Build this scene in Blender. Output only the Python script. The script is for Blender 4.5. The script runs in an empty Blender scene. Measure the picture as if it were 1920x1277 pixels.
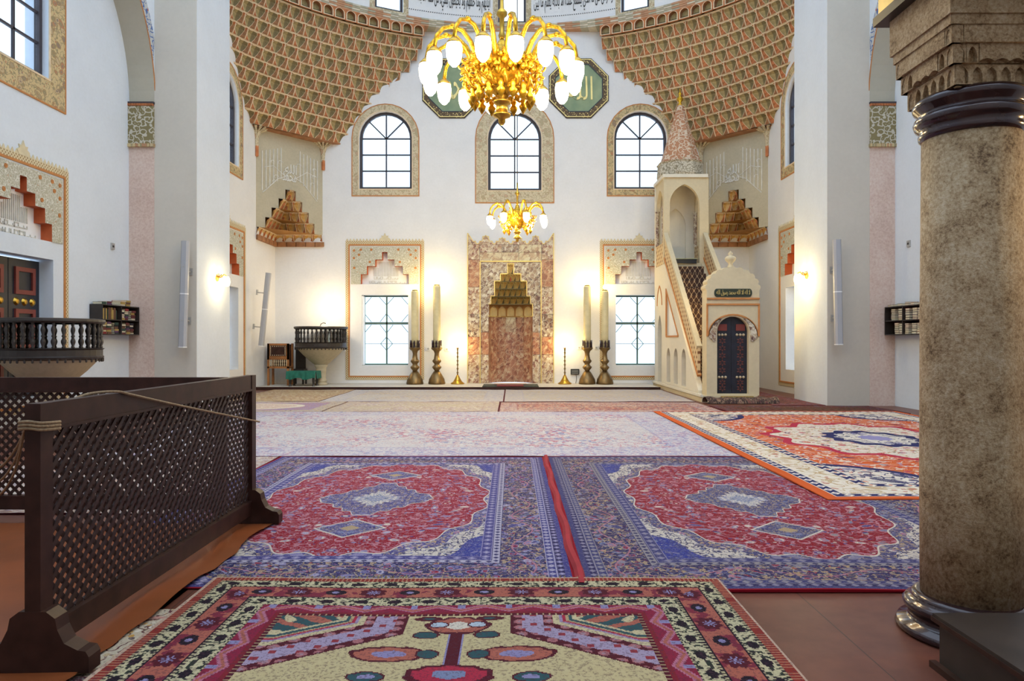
import bpy, math, random
from mathutils import Vector, Matrix
from mathutils.geometry import tessellate_polygon

random.seed(7)
sc = bpy.context.scene
COL = sc.collection
PI = math.pi

# ------------------------------------------------------------------ camera, world, exposure
F = 1340.0            # focal length in pixels of the 1920 px wide frame
EYE = 1.5
cam_d = bpy.data.cameras.new('camera')
cam_d.sensor_width = 36.0
cam_d.lens = F / 1920 * 36.0
cam_d.clip_end = 200
cam = bpy.data.objects.new('camera', cam_d)
COL.objects.link(cam)
cam.location = (0, 0, EYE)
cam.rotation_euler = (PI / 2, 0, 0)
sc.camera = cam

world = bpy.data.worlds.new('world')
sc.world = world
world.use_nodes = True
bg = world.node_tree.nodes['Background']
bg.inputs['Color'].default_value = (0.61, 0.79, 1.0, 1)
bg.inputs['Strength'].default_value = 1.15
sc.view_settings.view_transform = 'Standard'
sc.view_settings.look = 'None'
sc.view_settings.gamma = 1.0
sc.view_settings.exposure = 0.90
sc.view_settings.use_curve_mapping = False
sc.cycles.use_denoising = True
sc.cycles.max_bounces = 5
sc.cycles.diffuse_bounces = 3
sc.cycles.glossy_bounces = 2
sc.cycles.use_adaptive_sampling = True
sc.cycles.adaptive_threshold = 0.05
sc.cycles.transparent_max_bounces = 12
sc.cycles.sample_clamp_indirect = 4.0

# daylight from the dome windows high above and behind, as one soft sun
sun_d = bpy.data.lights.new('dome_daylight', 'SUN')
sun_d.energy = 0.35
sun_d.angle = math.radians(50)
sun_d.color = (0.80, 0.9, 1.0)
sun = bpy.data.objects.new('dome_daylight', sun_d)
COL.objects.link(sun)
sun.rotation_euler = (math.radians(42), 0, math.radians(6))


# ------------------------------------------------------------------ helpers
def at(px, py, Y):
    return Vector(((px - 960) / F * Y, Y, EYE - (py - 638.5) / F * Y))


def frame(u, w, o):
    """local x = u (to the right seen from the room), y = up, z = w (towards the room)"""
    u = Vector(u).normalized(); w = Vector(w).normalized(); v = Vector((0, 0, 1)); o = Vector(o)
    return Matrix(((u.x, v.x, w.x, o.x), (u.y, v.y, w.y, o.y), (u.z, v.z, w.z, o.z), (0, 0, 0, 1)))


class MB:
    def __init__(s):
        s.v = []; s.f = []; s.m = []; s.mi = 0; s.M = None

    def mat(s, i):
        s.mi = i
        return s

    def add(s, vs, fs):
        b = len(s.v)
        for p in vs:
            p = Vector(p)
            s.v.append(s.M @ p if s.M is not None else p)
        for f in fs:
            s.f.append([b + i for i in f]); s.m.append(s.mi)
        return s

    def box(s, x0, x1, y0, y1, z0, z1):
        return s.add([(x0, y0, z0), (x1, y0, z0), (x1, y1, z0), (x0, y1, z0), (x0, y0, z1), (x1, y0, z1), (x1, y1, z1), (x0, y1, z1)],
                     [(0, 3, 2, 1), (4, 5, 6, 7), (0, 1, 5, 4), (1, 2, 6, 5), (2, 3, 7, 6), (3, 0, 4, 7)])

    def bar(s, a, b, wd, dp, up=(0, 0, 1)):
        """box from a to b, width wd across, depth dp along `up`"""
        a = Vector(a); b = Vector(b); d = (b - a).normalized(); n = Vector(up)
        n = (n - d * n.dot(d)).normalized(); c = d.cross(n)
        vs = []
        for p in (a, b):
            for i, j in ((-1, -1), (1, -1), (1, 1), (-1, 1)):
                vs.append(p + c * (i * wd / 2) + n * (j * dp / 2))
        return s.add(vs, [(0, 1, 2, 3), (7, 6, 5, 4), (0, 4, 5, 1), (1, 5, 6, 2), (2, 6, 7, 3), (3, 7, 4, 0)])

    def plate(s, outer, holes=(), w0=0.0, w1=0.05, back=True, sides=True):
        """polygon with holes in local x,y, from z = w0 to w1"""
        loops = [list(outer)] + [list(h) for h in holes]
        flat = [p for l in loops for p in l]
        tris = tessellate_polygon([[Vector((p[0], p[1], 0)) for p in l] for l in loops])
        n = len(flat)
        vs = [(p[0], p[1], w1) for p in flat] + [(p[0], p[1], w0) for p in flat]
        fs = []
        for t in tris:
            a, b, c = (flat[i] for i in t)
            if (b[0] - a[0]) * (c[1] - a[1]) - (b[1] - a[1]) * (c[0] - a[0]) < 0:
                t = (t[0], t[2], t[1])
            fs.append(tuple(t))
            if back:
                fs.append(tuple(n + i for i in (t[0], t[2], t[1])))
        if sides:
            k = 0
            for l in loops:
                m = len(l)
                for i in range(m):
                    a, b = k + i, k + (i + 1) % m
                    fs.append((a, n + a, n + b, b))
                k += m
        return s.add(vs, fs)

    def lining(s, loop, w0, w1, closed=True):
        m = len(loop)
        vs = [(p[0], p[1], w1) for p in loop] + [(p[0], p[1], w0) for p in loop]
        fs = [(i, m + i, m + (i + 1) % m, (i + 1) % m) for i in range(m if closed else m - 1)]
        return s.add(vs, fs)

    def lathe(s, prof, n=16, c=(0, 0, 0), a0=0.0, a1=2 * PI, sq=1.0):
        full = abs(a1 - a0 - 2 * PI) < 1e-6
        m = n if full else n + 1
        vs = []
        for r, z in prof:
            for i in range(m):
                a = a0 + (a1 - a0) * i / n
                vs.append((c[0] + r * math.cos(a), c[1] + r * math.sin(a) * sq, c[2] + z))
        fs = []
        for j in range(len(prof) - 1):
            for i in range(n):
                k = (i + 1) % m if full else i + 1
                fs.append((j * m + i, j * m + k, (j + 1) * m + k, (j + 1) * m + i))
        if full:
            if prof[0][0] > 1e-4: fs.append(tuple(range(m))[::-1])
            if prof[-1][0] > 1e-4: fs.append(tuple((len(prof) - 1) * m + i for i in range(m)))
        return s.add(vs, fs)

    def tube(s, pts, r, n=8, cap=True):
        pts = [Vector(p) for p in pts]
        k = len(pts)
        rs = r if isinstance(r, (list, tuple)) else [r] * k
        vs = []; prev = None
        for i, p in enumerate(pts):
            d = (pts[min(i + 1, k - 1)] - pts[max(i - 1, 0)]).normalized()
            if prev is None:
                a = Vector((0, 0, 1)) if abs(d.z) < .9 else Vector((1, 0, 0))
                x = d.cross(a).normalized()
            else:
                x = (prev - d * prev.dot(d)).normalized()
            prev = x; y = d.cross(x)
            for j in range(n):
                t = 2 * PI * j / n
                vs.append(p + (x * math.cos(t) + y * math.sin(t)) * rs[i])
        fs = [(i * n + j, i * n + (j + 1) % n, (i + 1) * n + (j + 1) % n, (i + 1) * n + j) for i in range(k - 1) for j in range(n)]
        if cap:
            fs += [tuple(range(n))[::-1], tuple((k - 1) * n + j for j in range(n))]
        return s.add(vs, fs)

    def mesh(s, name, mats, smooth=False):
        me = bpy.data.meshes.new(name)
        me.from_pydata([tuple(p) for p in s.v], [], s.f)
        for m in (mats if isinstance(mats, (list, tuple)) else [mats]):
            me.materials.append(m)
        me.polygons.foreach_set('material_index', s.m)
        if smooth:
            me.polygons.foreach_set('use_smooth', [True] * len(s.f))
        me.update()
        return me

    def build(s, name, mats, parent=None, smooth=False, M=None):
        return put(name, s.mesh(name, mats, smooth), parent, M)


def put(name, me, parent=None, M=None):
    o = bpy.data.objects.new(name, me)
    COL.objects.link(o)
    if parent is not None: o.parent = parent
    if M is not None: o.matrix_local = M
    return o


def tag(o, label, cat=None, group=None, kind=None):
    if label: o['label'] = label
    if cat: o['category'] = cat
    if group: o['group'] = group
    if kind: o['kind'] = kind
    return o


def thing(name, label, cat, M=None, group=None, kind=None):
    o = bpy.data.objects.new(name, None)
    o.empty_display_size = 0.1
    COL.objects.link(o)
    if M is not None:
        if not isinstance(M, Matrix): M = Matrix.Translation(Vector(M))
        o.matrix_local = M
    return tag(o, label, cat, group, kind)


def struct(name, mb, mats, label, smooth=False, M=None):
    return tag(mb.build(name, mats, None, smooth, M), label, None, None, 'structure')


def kids(o):
    return [c for c in bpy.data.objects if c.parent == o]


def copy_tree(o, M=None, label=None, parent=None):
    c = o.copy(); COL.objects.link(c); c.parent = parent
    if M is not None: c.matrix_local = M
    if label: c['label'] = label
    for ch in kids(o):
        if ch is not c: copy_tree(ch, None, None, c)
    return c


def T(x, y, z): return Matrix.Translation((x, y, z))
def RZ(a): return Matrix.Rotation(a, 4, 'Z')


# ------------------------------------------------------------------ node expressions
class X:
    """a value in a node tree that can be calculated with"""
    def __init__(s, g, k): s.g = g; s.k = k
    def _b(s, op, o, rev=False):
        return s.g.math(op, o, s) if rev else s.g.math(op, s, o)
    def __add__(s, o): return s._b('ADD', o)
    __radd__ = __add__
    def __sub__(s, o): return s._b('SUBTRACT', o)
    def __rsub__(s, o): return s._b('SUBTRACT', o, True)
    def __mul__(s, o): return s._b('MULTIPLY', o)
    __rmul__ = __mul__
    def __truediv__(s, o): return s._b('DIVIDE', o)
    def __rtruediv__(s, o): return s._b('DIVIDE', o, True)
    def __lt__(s, o): return s._b('LESS_THAN', o)
    def __gt__(s, o): return s._b('GREATER_THAN', o)
    def __abs__(s): return s.g.math('ABSOLUTE', s)
    def mod(s, o): return s._b('FLOORED_MODULO', o)
    def floor(s): return s.g.math('FLOOR', s)
    def min(s, o): return s._b('MINIMUM', o)
    def max(s, o): return s._b('MAXIMUM', o)
    def sin(s): return s.g.math('SINE', s)
    def cos(s): return s.g.math('COSINE', s)
    def sqrt(s): return s.g.math('SQRT', s)
    def tri(s, p):
        """distance to the nearest multiple of p"""
        return s.g.math('PINGPONG', s, p / 2)


class G:
    def __init__(s, name, rough=0.8, metal=0.0, coord='Object', spec=None, coat=0.0):
        s.m = bpy.data.materials.new(name)
        s.m.use_nodes = True
        s.nt = s.m.node_tree
        s.p = s.nt.nodes['Principled BSDF']
        s.p.inputs['Roughness'].default_value = rough
        s.p.inputs['Metallic'].default_value = metal
        if spec is not None: s.p.inputs['Specular IOR Level'].default_value = spec
        if coat: s.p.inputs['Coat Weight'].default_value = coat
        s.co = s.nt.nodes.new('ShaderNodeTexCoord').outputs[coord]
        sep = s.nt.nodes.new('ShaderNodeSeparateXYZ')
        s.nt.links.new(s.co, sep.inputs[0])
        s.x, s.y, s.z = (X(s, sep.outputs[i]) for i in range(3))

    def sock(s, inp, v):
        if isinstance(v, X): v = v.k
        if isinstance(v, bpy.types.NodeSocket): s.nt.links.new(v, inp)
        else: inp.default_value = v

    def math(s, op, a, b=None):
        n = s.nt.nodes.new('ShaderNodeMath'); n.operation = op
        s.sock(n.inputs[0], a)
        if b is not None: s.sock(n.inputs[1], b)
        return X(s, n.outputs[0])

    def atan2(s, a, b): return s.math('ARCTAN2', a, b)

    def col(s, c):
        return (c[0], c[1], c[2], 1) if isinstance(c, (tuple, list)) else c

    def mix(s, f, a, b):
        """a where f = 0, b where f = 1"""
        n = s.nt.nodes.new('ShaderNodeMix'); n.data_type = 'RGBA'
        s.sock(n.inputs[0], f); s.sock(n.inputs[6], s.col(a)); s.sock(n.inputs[7], s.col(b))
        return n.outputs[2]

    def vec(s, x, y, z=0.0):
        n = s.nt.nodes.new('ShaderNodeCombineXYZ')
        s.sock(n.inputs[0], x); s.sock(n.inputs[1], y); s.sock(n.inputs[2], z)
        return n.outputs[0]

    def noise(s, scale, v=None, detail=2.0, rough=0.5, dist=0.0):
        n = s.nt.nodes.new('ShaderNodeTexNoise')
        n.inputs['Scale'].default_value = scale; n.inputs['Detail'].default_value = detail
        n.inputs['Roughness'].default_value = rough; n.inputs['Distortion'].default_value = dist
        s.nt.links.new(v if v is not None else s.co, n.inputs['Vector'])
        return X(s, n.outputs[0])

    def voro(s, scale, v=None, feature='F1', rnd=1.0):
        n = s.nt.nodes.new('ShaderNodeTexVoronoi'); n.feature = feature
        n.inputs['Scale'].default_value = scale; n.inputs['Randomness'].default_value = rnd
        s.nt.links.new(v if v is not None else s.co, n.inputs['Vector'])
        d = X(s, n.outputs['Distance'])
        if feature == 'DISTANCE_TO_EDGE': return d
        sp = s.nt.nodes.new('ShaderNodeSeparateXYZ'); s.nt.links.new(n.outputs['Color'], sp.inputs[0])
        return d, X(s, sp.outputs[0]), X(s, sp.outputs[1])

    def ramp(s, v, stops, interp='CONSTANT'):
        n = s.nt.nodes.new('ShaderNodeValToRGB'); r = n.color_ramp; r.interpolation = interp
        while len(r.elements) < len(stops): r.elements.new(0.5)
        for e, (p, c) in zip(r.elements, stops):
            e.position = p; e.color = (c[0], c[1], c[2], 1)
        s.sock(n.inputs[0], v)
        return n.outputs[0]

    def pal(s, v, cols):
        return s.ramp(v, [(i / len(cols), c) for i, c in enumerate(cols)])

    def bump(s, h, strength=0.3, dist=0.02):
        n = s.nt.nodes.new('ShaderNodeBump')
        n.inputs['Strength'].default_value = strength; n.inputs['Distance'].default_value = dist
        s.sock(n.inputs['Height'], h); s.nt.links.new(n.outputs[0], s.p.inputs['Normal'])

    def out(s, c):
        s.sock(s.p.inputs['Base Color'], s.col(c))
        return s.m


def plain(name, c, rough=0.7, metal=0.0, var=0.12, scale=6.0, bump=0.0, bscale=60.0, spec=None, coat=0.0):
    g = G(name, rough, metal, spec=spec, coat=coat)
    n = g.noise(scale, detail=4.0)
    a = tuple(max(0, k * (1 - var)) for k in c); b = tuple(min(1, k * (1 + var)) for k in c)
    if bump: g.bump(g.noise(bscale, detail=3.0), bump)
    return g.out(g.ramp(n, [(0.3, a), (0.7, b)], 'LINEAR'))


def glow(name, c, st):
    """lit milk glass: gives off light and lets the lamp inside it through"""
    m = bpy.data.materials.new(name); m.use_nodes = True
    nt = m.node_tree; nt.nodes.remove(nt.nodes['Principled BSDF'])
    e = nt.nodes.new('ShaderNodeEmission'); e.inputs[0].default_value = (c[0], c[1], c[2], 1); e.inputs[1].default_value = st
    t = nt.nodes.new('ShaderNodeBsdfTransparent'); t.inputs[0].default_value = (0.85, 0.8, 0.65, 1)
    ad = nt.nodes.new('ShaderNodeAddShader')
    nt.links.new(e.outputs[0], ad.inputs[0]); nt.links.new(t.outputs[0], ad.inputs[1])
    nt.links.new(ad.outputs[0], nt.nodes['Material Output'].inputs[0])
    m.cycles.emission_sampling = 'NONE'
    return m


def glass_mat(name):
    m = bpy.data.materials.new(name); m.use_nodes = True
    nt = m.node_tree; nt.nodes.remove(nt.nodes['Principled BSDF'])
    t = nt.nodes.new('ShaderNodeBsdfTransparent'); t.inputs[0].default_value = (0.97, 0.985, 1.0, 1)
    gl = nt.nodes.new('ShaderNodeBsdfGlossy'); gl.inputs['Roughness'].default_value = 0.05
    mx = nt.nodes.new('ShaderNodeMixShader'); mx.inputs[0].default_value = 0.06
    nt.links.new(t.outputs[0], mx.inputs[1]); nt.links.new(gl.outputs[0], mx.inputs[2])
    nt.links.new(mx.outputs[0], nt.nodes['Material Output'].inputs[0])
    return m


def lamp(name, parent, loc, energy, color=(1.0, 0.76, 0.33), r=0.06):
    d = bpy.data.lights.new(name, 'POINT'); d.energy = energy; d.color = color; d.shadow_soft_size = r
    o = bpy.data.objects.new(name, d); COL.objects.link(o)
    o.parent = parent; o.location = loc
    return o


# ------------------------------------------------------------------ Arabic letters (joined forms, right to left)
_AR = {'ء': (0xFE80, 1), 'ا': (0xFE8D, 2), 'ب': (0xFE8F, 4), 'ة': (0xFE93, 2), 'ت': (0xFE95, 4), 'ج': (0xFE9D, 4), 'ح': (0xFEA1, 4), 'خ': (0xFEA5, 4),
       'د': (0xFEA9, 2), 'ذ': (0xFEAB, 2), 'ر': (0xFEAD, 2), 'س': (0xFEB1, 4), 'ش': (0xFEB5, 4), 'ض': (0xFEBD, 4), 'ط': (0xFEC1, 4), 'ع': (0xFEC9, 4),
       'ف': (0xFED1, 4), 'ك': (0xFED9, 4), 'ل': (0xFEDD, 4), 'م': (0xFEE1, 4), 'ن': (0xFEE5, 4), 'ه': (0xFEE9, 4), 'و': (0xFEED, 2), 'ي': (0xFEF1, 4)}


def shape_arabic(s):
    out = []; i = 0; prev = False
    while i < len(s):
        ch = s[i]
        if ch not in _AR: out.append(ch); prev = False; i += 1; continue
        if ch == 'ل' and i + 1 < len(s) and s[i + 1] == 'ا':
            out.append(chr(0xFEFC if prev else 0xFEFB)); prev = False; i += 2; continue
        base, n = _AR[ch]
        nxt = n == 4 and i + 1 < len(s) and s[i + 1] in _AR and _AR[s[i + 1]][1] > 1
        k = (3 if nxt else 1) if prev else (2 if nxt else 0)
        if n == 1: k = 0
        elif n == 2: k = 1 if prev else 0
        out.append(chr(base + k)); prev = nxt; i += 1
    return ''.join(reversed(out))


def text_geo(s, width, height, thick=0.01, res=3):
    """vertices and faces of a line of writing, centred, scaled to width x height, facing +z"""
    c = bpy.data.curves.new('writing', 'FONT'); c.body = s; c.resolution_u = res; c.extrude = 0.01
    o = bpy.data.objects.new('writing', c); COL.objects.link(o)
    dg = bpy.context.evaluated_depsgraph_get(); dg.update()
    me = bpy.data.meshes.new_from_object(o.evaluated_get(dg))
    v = [p.co.copy() for p in me.vertices]; f = [tuple(p.vertices) for p in me.polygons]
    bpy.data.objects.remove(o); bpy.data.curves.remove(c); bpy.data.meshes.remove(me)
    x0 = min(p.x for p in v); x1 = max(p.x for p in v); y0 = min(p.y for p in v); y1 = max(p.y for p in v)
    return [Vector(((p.x - (x0 + x1) / 2) / (x1 - x0) * width, (p.y - (y0 + y1) / 2) / (y1 - y0) * height, thick if p.z > 0 else 0.0)) for p in v], f


# ------------------------------------------------------------------ outlines
def rect(x0, x1, y0, y1): return [(x0, y0), (x1, y0), (x1, y1), (x0, y1)]


def arch(a, v0, v1, n=14, k=1.0, cx=0.0):
    """arched opening: half width a, sill v0, springing v1; k > 1 makes it taller"""
    p = [(cx - a, v0), (cx + a, v0)]
    for i in range(n + 1):
        t = PI * i / n
        p.append((cx + a * math.cos(t), v1 + a * k * math.sin(t)))
    return p


def ogive(a, v0, v1, h, cx=0.0, n=6):
    """pointed arch of rise h"""
    p = [(cx - a, v0), (cx + a, v0)]
    R = (a * a + h * h) / (2 * a)
    t1 = math.asin(min(1, h / R))
    for i in range(n + 1):
        t = t1 * i / n
        p.append((cx + a - R + R * math.cos(t), v1 + R * math.sin(t)))
    for i in range(n - 1, -1, -1):
        t = t1 * i / n
        p.append((cx - a + R - R * math.cos(t), v1 + R * math.sin(t)))
    return p


def stairs(steps, v0):
    """stepped gable: steps = [(half width, top height)] from the widest upwards"""
    r = [(steps[0][0], v0)]
    for i, (w, t) in enumerate(steps):
        r.append((w, t))
        if i + 1 < len(steps): r.append((steps[i + 1][0], t))
    return [(-steps[0][0], v0)] + r + [(-x, y) for x, y in r[1:]][::-1]


# ------------------------------------------------------------------ materials
def m_plaster(name, c, blotch=0.08):
    g = G(name, 0.9, spec=0.2)
    n = g.noise(0.9, detail=5.0, rough=0.65); f = g.noise(14.0, detail=3.0)
    v = n * 0.7 + f * 0.3
    return g.out(g.ramp(v, [(0.32, tuple(k * (1 - blotch) for k in c)), (0.62, c)], 'LINEAR'))


PLASTER = m_plaster('white_plaster', (0.81, 0.795, 0.775))
PLASTER_DAYLIT = m_plaster('daylit_white_plaster', (0.70, 0.745, 0.80))  # bluish daylight on the side recesses and piers put into the plaster colour
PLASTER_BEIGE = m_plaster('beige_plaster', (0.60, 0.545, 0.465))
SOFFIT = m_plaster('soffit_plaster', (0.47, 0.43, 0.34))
STONE_PANEL = m_plaster('grey_plaster_panel', (0.53, 0.47, 0.34), 0.2)
WHITE = plain('white_paint', (0.82, 0.82, 0.81), 0.6, var=0.03)


def m_pink():
    g = G('pink_marbled_plaster', 0.85, spec=0.2)
    n = g.noise(3.0, g.vec(g.x * 7.0, g.y * 0.8, g.z * 7.0), detail=6.0, rough=0.7)
    n2 = g.noise(1.2, detail=3.0)
    return g.out(g.ramp(n * 0.65 + n2 * 0.35, [(0.35, (0.55, 0.38, 0.31)), (0.5, (0.66, 0.50, 0.42)), (0.65, (0.72, 0.60, 0.52))], 'LINEAR'))


PINK = m_pink()


def m_scroll(name, ground, lines, tint, scale=7.0, flowers=True, thick=0.09, bump=0.5):
    """painted relief of curling stems, with small flowers"""
    g = G(name, 0.85, spec=0.2)
    sx = g.math('ABSOLUTE', g.x)
    v = g.vec(sx, g.y, g.z)
    w = g.noise(scale * 0.5, v, detail=1.0)
    w2 = g.noise(scale * 0.5, g.vec(sx + 5.3, g.y + 1.7, g.z), detail=1.0)
    vv = g.vec(sx + w * 0.5 / scale * 4, g.y + w2 * 0.5 / scale * 4, g.z)
    d, r, _ = g.voro(scale, vv)
    ring = abs((d * 6.0).sin()) < (thick * 5)
    c = g.mix(g.noise(1.5, detail=3.0), ground, tuple(k * 0.82 for k in ground))
    c = g.mix(ring, c, lines)
    if flowers:
        d2, r2, _ = g.voro(scale * 0.55, v)
        c = g.mix(d2 < 0.16, c, tint); c = g.mix(d2 < 0.07, c, lines)
    if bump: g.bump(ring, bump, 0.01)
    return g.out(c)


RELIEF = m_scroll('arabesque_relief', (0.50, 0.47, 0.35), (0.66, 0.64, 0.55), (0.46, 0.30, 0.18), 16.0)
IMPOST = m_scroll('impost_paint', (0.26, 0.21, 0.10), (0.55, 0.50, 0.40), (0.36, 0.28, 0.10), 9.0, thick=0.1, bump=0.2)
BLUE_BAND = m_scroll('blue_arabesque_band', (0.55, 0.56, 0.55), (0.10, 0.16, 0.35), (0.45, 0.12, 0.06), 9.0, thick=0.09, bump=0.0)
CARVED = m_scroll('carved_stone_band', (0.60, 0.54, 0.42), (0.26, 0.22, 0.15), (0.65, 0.6, 0.5), 10.0, flowers=False, thick=0.1, bump=1.0)
CONE_PAINT = m_scroll('painted_cone_relief', (0.50, 0.24, 0.13), (0.66, 0.52, 0.38), (0.44, 0.30, 0.16), 7.5, thick=0.1, bump=0.6)


def m_lattice(name, a, b, p=0.07, rough=0.8, cut=0.42, yz=False):
    g = G(name, rough)
    u, v = (g.y, g.z) if yz else (g.x, g.y)
    k = ((u + v) / p).tri(1.0); l = ((u - v) / p).tri(1.0)
    return g.out(g.mix(k.min(l) < cut * 0.5, b, a))


DIAPER = m_lattice('diaper_border', (0.66, 0.55, 0.34), (0.30, 0.19, 0.08), 0.075, cut=0.45)
ORANGE = plain('orange_red_paint', (0.50, 0.10, 0.025), 0.8, var=0.15)
ORANGE_LINE = plain('orange_line_paint', (0.52, 0.21, 0.06), 0.8)
CREST = plain('ochre_crest_paint', (0.64, 0.55, 0.36), 0.85)
KUFIC = plain('kufic_relief_plaster', (0.60, 0.57, 0.50), 0.85)
CREAM_LINE = plain('cream_line_paint', (0.74, 0.58, 0.38), 0.85)
OLIVE = plain('olive_cell_paint', (0.36, 0.27, 0.115), 0.85, var=0.25, scale=5)
OLIVE_DARK = plain('dark_olive_cell_paint', (0.20, 0.155, 0.07), 0.85, var=0.25, scale=5)
RUST = plain('rust_cell_paint', (0.50, 0.17, 0.06), 0.85, var=0.3, scale=4)
UMBER = plain('umber_cell_paint', (0.36, 0.165, 0.07), 0.85, var=0.25, scale=4)
GOLD_LAMPLIT_CELL = plain('gold_lamplit_cell_paint', (0.62, 0.36, 0.10), 0.85, var=0.2, scale=5)  # cell paint yellowed by lamp glow put into the colour; also mihrab gilding
GOLD_LAMPLIT_CELL_D = plain('dark_gold_lamplit_cell_paint', (0.42, 0.20, 0.05), 0.85, var=0.2, scale=5)
FRAME_DARK = plain('dark_window_frame', (0.045, 0.035, 0.04), 0.5)
IRON_GREEN = plain('green_grey_iron', (0.10, 0.16, 0.13), 0.5)
GLASS = glass_mat('window_glass')
BRASS = plain('polished_brass', (0.62, 0.37, 0.06), 0.3, 1.0, var=0.15, scale=12)
GILT = plain('gilt_brass', (0.62, 0.35, 0.025), 0.28, 0.8, var=0.45, scale=16, bump=0.3, bscale=40)
BRONZE = plain('aged_bronze', (0.20, 0.125, 0.05), 0.4, 0.8, var=0.25)
DARK_BRONZE = plain('dark_polished_bronze', (0.045, 0.022, 0.022), 0.18, 0.3, var=0.2, coat=0.5)
BULB = glow('lit_milk_glass', (1.0, 0.93, 0.66), 5.0)
CANDLE = plain('candle_wax', (0.64, 0.54, 0.30), 0.5, var=0.1)
WOOD_DARK = plain('dark_stained_wood', (0.042, 0.016, 0.011), 0.45, var=0.35, scale=9, spec=0.25)
WOOD_BLACK = plain('blackened_carved_wood', (0.030, 0.021, 0.017), 0.45, var=0.3)
WOOD_ORANGE = plain('orange_brown_wood', (0.34, 0.13, 0.035), 0.5, var=0.25)
WOOD_INLAY = plain('inlay', (0.62, 0.48, 0.30), 0.5)
LATH = plain('lattice_lath_wood', (0.040, 0.018, 0.013), 0.45, var=0.3, scale=15, spec=0.3)
MINBAR_STONE = m_plaster('minbar_stone', (0.64, 0.54, 0.36), 0.15)
MINBAR_PALE = m_plaster('pale_minbar_stone', (0.74, 0.68, 0.56), 0.1)
PULPIT_STONE = m_plaster('pulpit_stone', (0.56, 0.47, 0.32), 0.25)
GREEN_CLOTH = plain('green_cloth', (0.015, 0.13, 0.085), 0.9, var=0.25)
ROPE = plain('hemp_rope', (0.30, 0.20, 0.11), 0.9, var=0.3, scale=80)
SPEAKER_GREY = plain('grey_speaker_grille', (0.40, 0.40, 0.42), 0.5, var=0.05, scale=200)
METAL_GREY = plain('grey_bracket_metal', (0.42, 0.41, 0.39), 0.4, 0.3)
BLACK = plain('black_plastic', (0.015, 0.015, 0.016), 0.4)
DOOR_NAVY = plain('navy_black_door_paint', (0.012, 0.014, 0.025), 0.4, var=0.3)
DOOR_RED = plain('dark_red_moulding', (0.20, 0.035, 0.025), 0.5)
SHUTTER = plain('grey_shutter_paint', (0.36, 0.38, 0.43), 0.5)
BOOK_COLS = [plain('book_cover_' + n, c, 0.6) for n, c in (('dark_green', (0.02, 0.05, 0.035)), ('maroon', (0.12, 0.02, 0.02)), ('black', (0.015, 0.015, 0.02)),
             ('brown', (0.13, 0.055, 0.025)), ('ochre', (0.40, 0.27, 0.07)), ('purple', (0.09, 0.03, 0.09)), ('red', (0.25, 0.02, 0.02)))]
PAGES = plain('book_pages', (0.70, 0.63, 0.46), 0.9)


def m_marble(name, cols, scale=3.0):
    g = G(name, 0.28, spec=0.5)
    w = g.noise(scale * 1.6, detail=4.0, rough=0.7, dist=1.2)
    big = g.noise(scale * 0.35, detail=2.0)
    v = g.vec(g.x + w * (1.2 / scale), g.y + w * (1.5 / scale), g.z)
    d, r, r2 = g.voro(scale * 2.6, v)
    e = g.voro(scale * 1.3, v, 'DISTANCE_TO_EDGE')
    c = g.pal(r * 0.75 + big * 0.4 - 0.07, cols)
    c = g.mix((w > 0.56) * 0.6, c, cols[2]); c = g.mix((w < 0.40) * 0.6, c, cols[0])
    c = g.mix((e < 0.035) * 0.8, c, cols[4])
    return g.out(c)


MARBLE = m_marble('breccia_marble', [(0.16, 0.07, 0.05), (0.42, 0.26, 0.15), (0.58, 0.46, 0.30), (0.30, 0.13, 0.09), (0.70, 0.62, 0.48)], 5.0)
MARBLE_PALE = m_marble('pale_veined_marble', [(0.40, 0.27, 0.16), (0.60, 0.48, 0.29), (0.66, 0.58, 0.38), (0.50, 0.34, 0.2), (0.30, 0.16, 0.1)], 3.5)
MARBLE_RED = m_marble('red_breccia_marble', [(0.22, 0.08, 0.05), (0.38, 0.16, 0.09), (0.46, 0.22, 0.12), (0.28, 0.10, 0.06), (0.58, 0.42, 0.26)], 4.0)
MARBLE_DARK = m_marble('dark_breccia_marble', [(0.09, 0.045, 0.035), (0.28, 0.17, 0.11), (0.44, 0.34, 0.23), (0.17, 0.08, 0.06), (0.66, 0.60, 0.48)], 5.0)
GOLD_TRIM = plain('gilded_moulding', (0.72, 0.55, 0.20), 0.35, 0.4)
MIHRAB_GOLD = plain('gilded_stalactites', (0.60, 0.40, 0.12), 0.5, 0.1, var=0.3)


def m_column():
    g = G('pitted_stone', 0.62, spec=0.35)
    big = g.noise(3.5, detail=5.0, rough=0.7); fine = g.noise(55.0, detail=4.0, rough=0.8)
    spots = g.noise(11.0, detail=4.0, rough=0.6)
    v = big * 0.28 + fine * 0.50 + spots * 0.22
    g.bump(fine, 0.8, 0.012)
    return g.out(g.ramp(v, [(0.38, (0.12, 0.06, 0.022)), (0.45, (0.34, 0.21, 0.10)), (0.52, (0.50, 0.345, 0.19)), (0.62, (0.64, 0.50, 0.33))], 'LINEAR'))


COLUMN_STONE = m_column()


def m_floor():
    g = G('brown_floor_paint', 0.36, spec=0.3)
    n = g.noise(1.3, detail=6.0, rough=0.65); s = g.noise(9.0, detail=4.0)
    seam = (g.x + 0.11).mod(0.9) < 0.006
    c = g.ramp(n * 0.7 + s * 0.3, [(0.3, (0.10, 0.030, 0.019)), (0.5, (0.15, 0.050, 0.032)), (0.7, (0.20, 0.072, 0.044))], 'LINEAR')
    return g.out(g.mix(seam, c, (0.05, 0.025, 0.02)))


FLOOR = m_floor()
VINYL = plain('orange_brown_vinyl', (0.26, 0.066, 0.018), 0.35, var=0.22, scale=2.5)


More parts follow.
